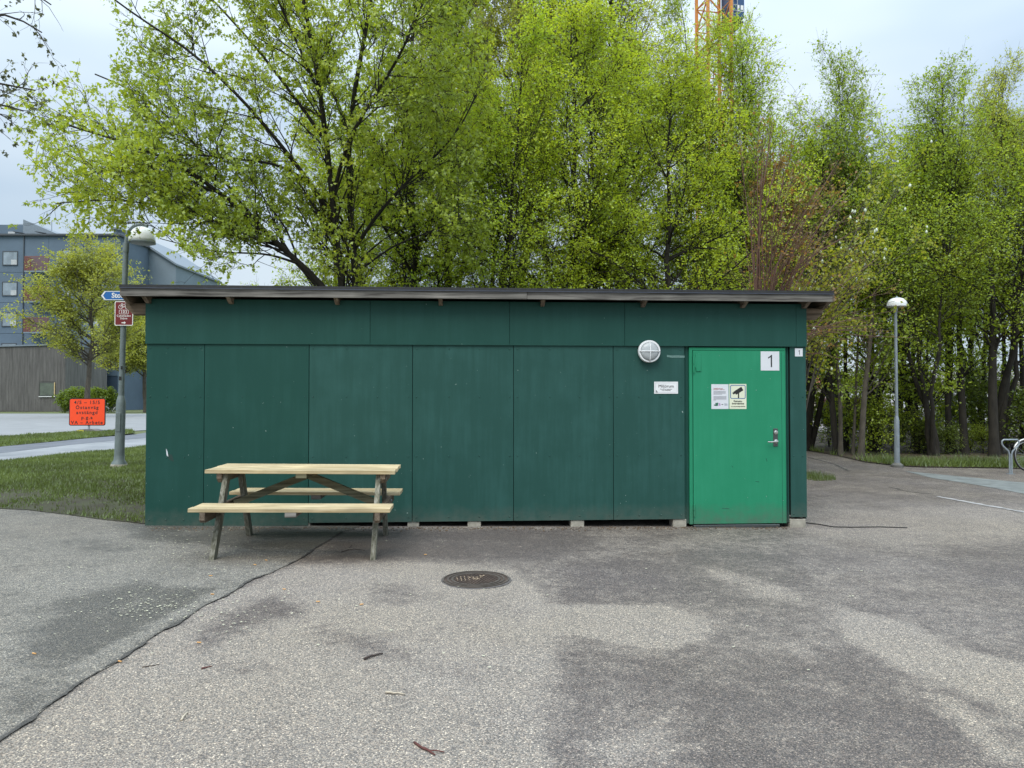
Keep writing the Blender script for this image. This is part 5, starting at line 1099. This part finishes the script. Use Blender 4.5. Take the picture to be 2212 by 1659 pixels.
# ------------------------------------------------------------------ the big maple behind the shed
def limb(d0, *pts):
    """limb drawn through points (u, v, depth offset)"""
    return [at(u, v, d0+dd) for u, v, dd in pts]
MD = 14.2
rngm = np.random.RandomState(21)
fork = at(745, 760, MD)
L0 = [
 ([Vector((at(750, 615, MD).x, MD, 0.0)), at(752, 760, MD), at(741, 640, MD), at(734, 570, MD-.1), at(722, 490, MD-.2), at(718, 420, MD-.3), at(708, 330, MD-.6), at(696, 220, MD-.9), at(672, 80, MD-1.1), at(640, -80, MD-1.3)], 0.17, 0.05),
 ([Vector((at(765, 615, MD+.3).x, MD+.3, 0.0)), at(772, 640, MD+.3), at(764, 540, MD+.3), at(756, 470, MD+.3), at(752, 380, MD+.2), at(748, 280, MD), at(775, 150, MD), at(800, 20, MD-.2), at(815, -120, MD-.3)], 0.16, 0.05),
 (limb(MD, (748, 700, 0), (700, 612, -.2), (640, 565, -.5), (560, 488, -.8), (480, 418, -1.1), (400, 362, -1.4), (310, 318, -1.6), (210, 290, -1.8), (120, 262, -2)), 0.13, 0.022),
 (limb(MD, (735, 690, .3), (668, 590, .2), (590, 520, 0), (520, 440, -.2), (440, 330, -.4), (360, 245, -.7), (290, 190, -.9), (205, 160, -1.0)), 0.085, 0.018),
 (limb(MD, (722, 480, -.2), (672, 395, -.4), (620, 330, -.8), (560, 255, -1.2), (490, 180, -1.5), (400, 100, -1.7), (300, 40, -1.8), (235, -10, -2)), 0.085, 0.02),
 (limb(MD, (718, 430, -.3), (748, 310, -.8), (800, 220, -1.2), (860, 130, -1.5), (900, 40, -1.7), (940, -60, -1.8)), 0.07, 0.025),
 (limb(MD, (700, 300, -.6), (640, 215, -.8), (560, 110, -.9), (470, 10, -1.0), (400, -60, -1.1)), 0.06, 0.02),
 (limb(MD, (696, 220, -.9), (650, 110, -1.3), (600, 0, -1.6), (560, -90, -1.8)), 0.05, 0.02),
 (limb(MD, (668, 395, -.4), (600, 350, -.8), (500, 345, -1.2), (420, 330, -1.6), (300, 345, -1.9), (180, 380, -2.1)), 0.05, 0.012),
 (limb(MD, (600, 530, -.5), (540, 510, -1.0), (450, 470, -1.4), (340, 440, -1.7), (220, 430, -1.9), (120, 440, -2.0)), 0.055, 0.012),
 (limb(MD, (652, 572, -.4), (580, 548, -1.0), (470, 545, -1.6), (400, 530, -1.8), (345, 515, -2.0)), 0.045, 0.010),
 (limb(MD, (764, 540, .3), (810, 470, 0), (870, 400, -.3), (940, 340, -.5), (1000, 270, -.6), (1030, 200, -.7)), 0.07, 0.018),
 (limb(MD, (756, 430, .3), (820, 330, .4), (890, 240, .5), (960, 150, .5), (1000, 60, .5), (1020, -40, .5)), 0.06, 0.02),
 (limb(MD, (768, 590, .3), (850, 530, .2), (930, 500, 0), (1000, 470, -.3)), 0.045, 0.012),
 (limb(MD, (748, 280, 0), (710, 170, .5), (660, 60, .8), (610, -40, 1)), 0.05, 0.02),
 (limb(MD, (480, 418, -1.1), (420, 400, -.9), (330, 395, -.8), (220, 350, -.8), (110, 330, -.8)), 0.035, 0.010),
]
def maple_env(p):
    return ((p[:, 2] > 3.0+1.35*np.clip((-4.7-p[:, 0])/0.7, 0, 1)) | ((np.random.RandomState(len(p)).rand(len(p)) < 0.38) & (p[:, 2] > 3.15))) & (p[:, 0] > -8.35+0.50*np.maximum(0, p[:, 2]-5.3)) & (p[:, 0] < -0.3)
C0 = np.stack([resample(pts, 16) for pts, a, b in L0]); R0 = np.stack([0.66*(a+(b-a)*np.linspace(0, 1, 16)**0.6) for pts, a, b in L0])
C1, R1 = grow(rngm, C0, R0, 330, 0.22, 1.0, (25, 55), linf(2.0, 0.5), 9, 0.10, 0.03, 0.42, maple_env, flat=0.8, tip=0.2, minr=0.008)
C2, R2 = grow(rngm, C1, R1, 2000, 0.12, 1.0, (25, 60), linf(0.85, 0.45), 6, 0.14, 0.0, 0.45, maple_env, flat=0.7, tip=0.35, minr=0.005, power=0.8)
s0 = np.concatenate([C2[:, [0, 2, 3, 5]], C1[:, [2, 4, 6, 8]], C0[:, [6, 9, 12, 15]]]); sR = np.concatenate([R2[:, [0, 2, 3, 5]], R1[:, [2, 4, 6, 8]], R0[:, [6, 9, 12, 15]]*0.4])
C3, R3 = grow(rngm, s0, sR, 10500, 0.1, 1.0, (25, 70), linf(0.32, 0.3), 4, 0.2, -0.06, 0.5, maple_env, flat=0.8, tip=0.6, minr=0.003, power=0.6)
lv = leaves(rngm, C3, 8, 0.060, 'maple', 1.2, 0.03, 0.3, 0.6, maple_env, clump=4, hue=1.3)
me = tree_meshes('m', [(C0, R0), (C1, R1), (C2, R2), (C3, R3)], (10, 6, 4, 3), [lv], M['bark'], M['maple'], 1)
plant(me, 'maple_tree', (0, 0, 0), 0, 1, 'large spreading maple with dark leaning limbs rising behind the left half of the shed')
# ------------------------------------------------------------------ wood behind the shed
V = {}
V['hornA'] = spray_tree(31, 12.5, 0.15, 0.16, 3.2, 60, 800, 7600, 4, 0.074, up=0.05, ang=(40, 75), lm=M['horn'])
V['hornB'] = spray_tree(32, 11.5, 0.12, 0.14, 3.1, 64, 800, 7000, 4, 0.072, up=0.08, ang=(25, 58), stems=3, lm=M['horn'])
V['tallC'] = spray_tree(33, 13.5, 0.17, 0.28, 2.8, 46, 560, 5200, 4, 0.066, up=0.14, ang=(25, 50), lm=M['birchl'])
V['slimD'] = spray_tree(34, 10.8, 0.10, 0.30, 3.3, 40, 500, 4400, 3, 0.080, up=0.07, ang=(20, 46), lm=M['deep'], shape=0.7)
V['deepE'] = spray_tree(35, 9.2, 0.13, 0.32, 3.3, 44, 560, 5200, 3, 0.080, up=0.05, ang=(25, 62), stems=3, lm=M['deep'])
V['bushF'] = spray_tree(36, 1.2, 0.012, 0.05, 0.85, 44, 200, 1100, 3, 0.065, up=0.06, ang=(25, 75), stems=7, lm=M['bush'], shape=0.3)
V['bushI'] = spray_tree(39, 1.5, 0.014, 0.05, 0.9, 26, 110, 620, 3, 0.085, up=0.08, ang=(20, 55), stems=5, lm=M['bush'], shape=0.3)
V['roundG'] = spray_tree(37, 11.5, 0.24, 0.30, 4.4, 60, 800, 6000, 3, 0.16, up=0.06, ang=(35, 75), lm=M['linden'], bark=M['barkmid'], shape=0.7, spread=0.12)
V['birchH'] = spray_tree(38, 15, 0.11, 0.35, 1.7, 34, 300, 2600, 5, 0.07, up=0.10, ang=(25, 50), lm=M['birchl'], bark=M['barkpale'])
def T(v, name, u, d, rz, s, label, lm=None, group=None, z=0.02):
    return plant(V[v], name, (px_at(u, d), d, z), rz, s, label, 'tree', group, lm)
T('hornA', 'hornbeam_tree', 905, 17.5, 0.4, 1.0, 'dense green tree just right of the big maple trunk, behind the shed')
T('hornB', 'hornbeam_tree', 1060, 16.4, 1.9, 0.80, 'shorter bright green tree over the middle of the shed roof')
T('tallC', 'tall_tree', 1130, 21, 2.2, 1.25, 'tall olive-green tree above the shed middle')
T('hornA', 'hornbeam_tree', 1225, 16.2, 2.9, (0.85, 0.85, 0.78), 'broad fresh green tree above the roof left of the wall lamp', M['horn2'])
T('hornB', 'hornbeam_tree', 1335, 18.5, 4.4, 1.05, 'layered green tree behind the shed straight above the wall lamp')
T('tallC', 'tall_tree', 1345, 22, 5.2, 1.2, 'tall twiggy olive tree behind the layered green tree')
T('hornA', 'hornbeam_tree', 1460, 15.8, 5.0, (0.80, 0.80, 0.68), 'low yellow-green tree over the roof above the door', M['horn2'])
T('hornB', 'hornbeam_tree', 1512, 18.2, 0.9, (0.66, 0.66, 0.97), 'tall bright green tree directly before the orange crane', M['horn2'])
T('tallC', 'tall_tree', 985, 22, 0.8, 1.15, 'olive-green tree behind the right side of the maple')
T('birchH', 'birch_tree', 978, 20, 0.3, 1.0, 'slim birch with a pale trunk left of the shed middle')
T('birchH', 'birch_tree', 1201, 19.5, 2.6, 1.0, 'slim birch with a pale trunk near the centre of the photo')
T('hornB', 'hornbeam_tree', 770, 19.5, 3.4, 0.80, 'small green tree seen through the lower crown of the maple')
T('slimD', 'young_tree', 1600, 18.0, 2.0, (0.8, 0.8, 0.9), 'narrow green tree right of the crane tree', M['horn'])
T('slimD', 'young_tree', 1690, 21.0, 0.2, 0.86, 'narrow green tree rising behind the bare red stems', M['horn'])
T('deepE', 'green_tree', 1660, 24, 1.0, 1.02, 'green tree farther back behind the bare red stems', M['horn'])
T('slimD', 'young_tree', 1822, 21.5, 1.4, (0.8, 0.8, 1.02), 'slender tree with the spiky top left of the right lamp post')
T('deepE', 'green_tree', 1745, 22.0, 2.2, 1.02, 'dark leaning tree just right of the shed corner')
T('deepE', 'green_tree', 1890, 23.5, 4.0, 1.04, 'rounded yellow-green tree directly behind the right lamp post', M['yellowl'])
T('slimD', 'young_tree', 1975, 22.5, 3.1, (1.05, 1.05, 0.86), 'green tree immediately right of the lamp post dome', M['horn'])
T('slimD', 'young_tree', 2060, 21.0, 5.2, (0.9, 0.9, 1.0), 'tall pointed tree between the lamp post and the right edge')
T('deepE', 'green_tree', 2015, 19.8, 0.6, (0.82, 0.82, 0.72), 'low spreading dark tree at the edge of the wood right of the lamp post')
T('deepE', 'green_tree', 2150, 20.5, 2.7, (1.0, 1.0, 0.95), 'dark broad tree behind the bicycle stand')
T('slimD', 'young_tree', 2175, 23, 4.6, (0.8, 0.8, 1.08), 'tall tree with twiggy top at the right edge', M['birchl'])
T('hornB', 'hornbeam_tree', 2260, 22, 2.0, 0.92, 'olive-green tree cut by the right edge of the photo', M['deep'])
T('deepE', 'green_tree', 1940, 26, 2.0, 1.16, 'pale green tree deep in the wood behind the lamp post', M['horn'])
T('hornB', 'hornbeam_tree', 2110, 27, 5.0, 0.98, 'bright tree deep in the wood near the pointed tree', M['horn'])
T('deepE', 'green_tree', 1815, 28, 5.5, 1.2, 'bright tree deep in the wood beyond the shed corner', M['horn'])
# bare straight trunks standing at the edge of the wood
def bare(u0, v0, u1, v1, d, r, label, m='bark', seed=1):
    b = at(u0, v0, d); b.z = 0.0; t = at(u1, v1, d+0.3); rg = np.random.RandomState(seed)
    c = resample([Vector((0, 0, -0.05)), (t-b)*0.33+Vector((rg.uniform(-.06, .06), 0, 0)), (t-b)*0.66+Vector((rg.uniform(-.06, .06), 0, 0)), t-b], 12)[None]
    q = (r*np.linspace(1, 0.45, 12))[None]; q[0, 0] *= 1.3
    C1, R1 = grow(rg, c, q, 16, 0.35, 1.0, (30, 60), linf(1.5, 0.4), 7, 0.1, 0.06, 0.35, tip=0.2); C2, R2 = grow(rg, C1, R1, 110, 0.2, 1, (25, 60), linf(0.6, 0.3), 5, 0.15, 0, 0.5, minr=0.004)
    lv_ = leaves(rg, C2, 10, 0.085, 'oval', 0.3, 0.08)
    me = tree_meshes('b', [(c, q), (C1, R1), (C2, R2)], (10, 5, 3), [lv_], M[m], M['deep'], 1); plant(me, 'woodland_tree', b, 0, 1, label)
for k, a in enumerate([
 (1808, 985, 1786, 700, 20.3, 0.10, 'dark trunk nearest the shed corner, leaning left', 'bark'),
 (1816, 990, 1806, 640, 20.0, 0.065, 'thin grey-brown trunk beside the dark trunk at the shed corner', 'barkmid'),
 (1860, 988, 1890, 620, 19.4, 0.085, 'smooth paler trunk leaning right, left of the lamp post', 'barkmid'),
 (1842, 985, 1858, 660, 20.2, 0.045, 'thin pale stem forking beside the paler leaning trunk', 'barkmid'),
 (1886, 980, 1878, 600, 21.5, 0.14, 'stout dark trunk close left of the lamp post', 'bark'),
 (1992, 985, 1944, 760, 20.8, 0.17, 'thick dark trunk leaning left behind the lamp post', 'bark'),
 (2008, 990, 2004, 720, 20.0, 0.06, 'thin dark trunk right of the thick leaning one', 'bark'),
 (2050, 985, 2040, 640, 20.6, 0.09, 'dark upright trunk in the middle of the right-hand wood', 'bark'),
 (2084, 985, 2072, 620, 20.2, 0.11, 'dark trunk second left of the bicycle stand', 'bark'),
 (2148, 992, 2140, 560, 19.6, 0.13, 'heavy dark trunk next to the bicycle stand', 'bark'),
 (2210, 985, 2200, 640, 20.8, 0.09, 'dark trunk at the right edge above the bicycle wheel', 'bark')]): bare(*a, seed=60+k)
# undergrowth
bl_ = ['low shrub by the shed corner at the edge of the wood', 'undergrowth shrub behind the shed corner shrub', 'leafy shrub between the two pale trunks', 'brownish shrub left of the lamp post foot', 'leafy shrub behind the lamp post foot', 'dark shrub right of the lamp post foot', 'shrub under the thick leaning trunk', 'shrub in the middle of the right-hand undergrowth', 'shrub right of the middle undergrowth', 'shrub left of the heavy dark trunk', 'shrub behind the bicycle stand', 'shrub at the right edge behind the bicycle', 'small shrub deep behind the pale leaning trunk', 'small shrub deep behind the middle trunks', 'small shrub deep behind the heavy dark trunk']
for k, (u, d, s_) in enumerate([(1750, 22.5, 1.35), (1790, 23.5, 0.9), (1832, 22.5, 0.6), (1892, 20.6, 1.0), (1925, 21.6, 0.55), (1975, 20.4, 0.7), (2002, 23.2, 1.1), (2045, 20.4, 0.5), (2095, 21.6, 0.95), (2122, 20.6, 0.5), (2185, 20.9, 0.8), (2245, 20.4, 1.2), (1872, 27, 1.3), (2060, 27, 1.0), (2146, 27, 1.25)]):
    plant(V['bushF' if k % 2 else 'bushI'], 'shrub', (px_at(u, d), d, 0.02), k*1.7, (s_*1.1, s_*1.1, s_), bl_[k], 'shrub', 'shrubs in the undergrowth of the wood', M['bush'] if k % 3 else M['deep'])
# ------------------------------------------------------------------ bare red stemmed tree behind the shed's right end
rg = np.random.RandomState(77); SD = 13.1
base = Vector((px_at(1640, SD), SD, 0)); st = []; sr = []
for k in range(40):
    f_ = rg.rand(); ue = 1585+f_*290+rg.uniform(-15, 25); ve = 215+rg.uniform(0, 230)+f_*110; um = 1625+f_*70+rg.uniform(-15, 15)
    st.append(resample([base+Vector((rg.uniform(-.3, .3), rg.uniform(-.2, .2), 0)), at(um, 620+rg.uniform(-60, 60), SD+rg.uniform(-.4, .5)), at(um*.5+ue*.5-8, (600+ve)/2, SD+rg.uniform(-.8, .8)), at(ue, ve, SD+rg.uniform(-1.2, 1.2))], 16)); sr.append(rg.uniform(0.012, 0.022)*np.linspace(1, 0.2, 16))
for k in range(18):
    ue = 1790+rg.uniform(0, 190); ve = 480+rg.uniform(0, 330); uv = 1670+rg.uniform(-10, 40)
    st.append(resample([base+Vector((rg.uniform(0, .3), rg.uniform(-.2, .2), 0.3)), at(uv, 740+rg.uniform(-60, 40), SD+rg.uniform(-.2, .4)), at((uv+ue)/2, (700+ve)/2+10, SD+rg.uniform(-.8, .4)), at(ue, ve, SD+rg.uniform(-1.3, .3))], 16)); sr.append(rg.uniform(0.012, 0.022)*np.linspace(1, 0.16, 16))
C0, R0 = np.stack(st), np.stack(sr)
C1, R1 = grow(rg, C0, R0, 420, 0.3, 0.98, (15, 45), linf(1.1, 0.5), 6, 0.06, 0.02, 0.5, tip=0.3, minr=0.004); C2, R2 = grow(rg, C1, R1, 500, 0.2, 1, (20, 50), linf(0.35, 0.3), 4, 0.1, 0.0, 0.6, minr=0.003)
lv = leaves(rg, C2, 2, 0.06, 'oval', 0.1, 0.03)
k_m = C0[:46]; me = tree_meshes('r', [(C0, R0), (C1, R1), (C2, R2)], (7, 4, 3), [lv], M['twigred'], M['amber'], 1)
plant(me, 'bare_stemmed_tree', (0, 0, 0), 0, 1, 'nearly bare many-stemmed tree fanning red-brown stems over the right end of the roof')
rt = empty('magnolia', (px_at(1690, 14.8), 14.8, 0), 0, 'pale branched magnolia with white buds reaching out right of the shed roof', 'tree'); mo = Vector(rt.location)
st, sr = [], []
for k in range(26):
    ue = 1740+rg.uniform(0, 250); ve = 330+rg.uniform(0, 330)
    st.append(resample([Vector((rg.uniform(-.2, .2), rg.uniform(-.2, .2), 0)), at(1715+rg.uniform(-10, 60), 730+rg.uniform(-60, 60), 14.9)-mo, at((1750+ue)/2, (700+ve)/2, 15.2+rg.uniform(-.8, .6))-mo, at(ue, ve, 15+rg.uniform(-1.2, .8))-mo], 14)); sr.append(rg.uniform(0.012, 0.024)*np.linspace(1, 0.2, 14))
C0, R0 = np.stack(st), np.stack(sr); C1, R1 = grow(rg, C0, R0, 260, 0.35, 1, (20, 55), linf(0.9, 0.4), 6, 0.1, 0.03, 0.5, minr=0.004)
C2, R2 = grow(rg, C1, R1, 700, 0.2, 1, (20, 55), linf(0.4, 0.3), 4, 0.1, 0.03, 0.5, minr=0.003)
lv = leaves(rg, C2, 7, 0.07, 'oval', 0.3, 0.06)
for nm, m_ in zip(('trunk', 'branches', 'crown'), tree_meshes('g', [(C0, R0), (C1, R1), (C2, R2)], (7, 4, 3), [lv], M['barkmid'], M['yellowl'], 1)): link(nm, m_, None, rt)
bd = MB()
for k in rg.choice(len(C1), 90): 
    p = C1[k, -1]; s_ = rg.uniform(0.018, 0.034); bd.lathe([(s_*.25, -s_*.4), (s_*.9, s_*.5), (s_*.8, s_*1.4), (s_*.1, s_*2.4)], 6, tuple(p))
tag(bd.build('buds', M['bud'], rt), kind='stuff')
# amber young maple behind
rga = np.random.RandomState(5)
me = spray_tree(44, 7.2, 0.08, 0.35, 1.6, 22, 200, 900, 3, 0.10, 'maple', lm=M['amber'], up=0.1, ang=(25, 55))
plant(me, 'red_leaved_maple', (px_at(1700, 17.5), 17.5, 0), 0.5, 0.97, 'young maple with amber-red leaves behind the bare red stems')
# ------------------------------------------------------------------ trees on the left
T('roundG', 'linden_tree', 185, 60, 0.0, (1.28, 1.28, 1.20), 'rounded yellow-green linden in front of the blue-grey apartments', z=0.08)
T('roundG', 'linden_tree', 262, 78, 2.0, (1.2, 1.2, 1.1), 'sparser linden behind the left lamp post', M['birchl'], z=0.08)
T('roundG', 'linden_tree', 318, 80, 4.0, (1.3, 1.3, 1.05), 'linden with a leaning trunk beside the shed corner on the left', M['linden'], z=0.08)
hgm = spray_tree(50, 1.4, 0.02, 0.05, 0.9, 60, 300, 1400, 4, 0.13, up=0.1, ang=(20, 70), stems=6, lm=M['bush'], shape=0.1)
for k, u in enumerate((152, 172, 192, 212, 228)):
    plant(hgm, 'hedge_shrub', (px_at(u, 80), 80, 0.08), k, (1.4, 1.4, 1.25), ['clipped hedge shrub beside the grey timber house', 'clipped hedge shrub under the linden trunk', 'clipped hedge shrub right behind the orange sign', 'clipped hedge shrub between the orange sign and lamp post', 'clipped hedge shrub nearest the left lamp post'][k], 'shrub', 'hedge before the apartment building')
# branches of a tree standing left of the frame
rgl = np.random.RandomState(9); TD = 7.6
tl = Vector((px_at(-420, TD), TD, 0.1)); L1 = [([tl, tl+Vector((0.05, 0, 2.0)), tl+Vector((0.0, 0.1, 4.2)), tl+Vector((-0.1, 0, 7.0))], 0.16, 0.05)]
for pts in ([(-420, 560), (-300, 300), (-150, 120), (-40, 20), (30, 25), (90, 70)], [(-420, 600), (-300, 420), (-160, 250), (-30, 165), (30, 190), (75, 195)], [(-420, 640), (-280, 440), (-140, 270), (-30, 210), (20, 230), (50, 240)], [(-420, 480), (-300, 200), (-150, 20), (-20, -60), (60, -30), (110, 10)], [(-420, 470), (-500, 300), (-600, 150)], [(-420, 520), (-550, 400), (-700, 300)]):
    L1.append(([at(u, v, TD-0.1*i) for i, (u, v) in enumerate(pts)], 0.05, 0.006))
C0 = np.stack([resample(p, 16) for p, a, b in L1]); R0 = np.stack([a+(b-a)*np.linspace(0, 1, 16)**0.7 for p, a, b in L1])
envl = lambda p: (p[:, 0]/np.maximum(p[:, 1], 1)*F+1106) < 132
C1, R1 = grow(rgl, C0[1:], R0[1:], 110, 0.3, 1, (20, 55), linf(0.6, 0.4), 7, 0.13, -0.02, 0.5, envl, minr=0.003, flat=0.8); C2, R2 = grow(rgl, C1, R1, 330, 0.2, 1, (20, 60), linf(0.2, 0.3), 4, 0.15, -0.02, 0.6, envl, minr=0.002)
lv = leaves(rgl, C2, 5, 0.040, 'maple', 0.7, 0.01, 0.3, 0.8, envl)
me = tree_meshes('l', [(C0, R0), (C1, R1), (C2, R2)], (8, 5, 4), [lv], M['bark'], M['budleaf'], 1); plant(me, 'budding_tree', (0, 0, 0), 0, 1, 'budding tree whose twigs hang into the upper left corner')
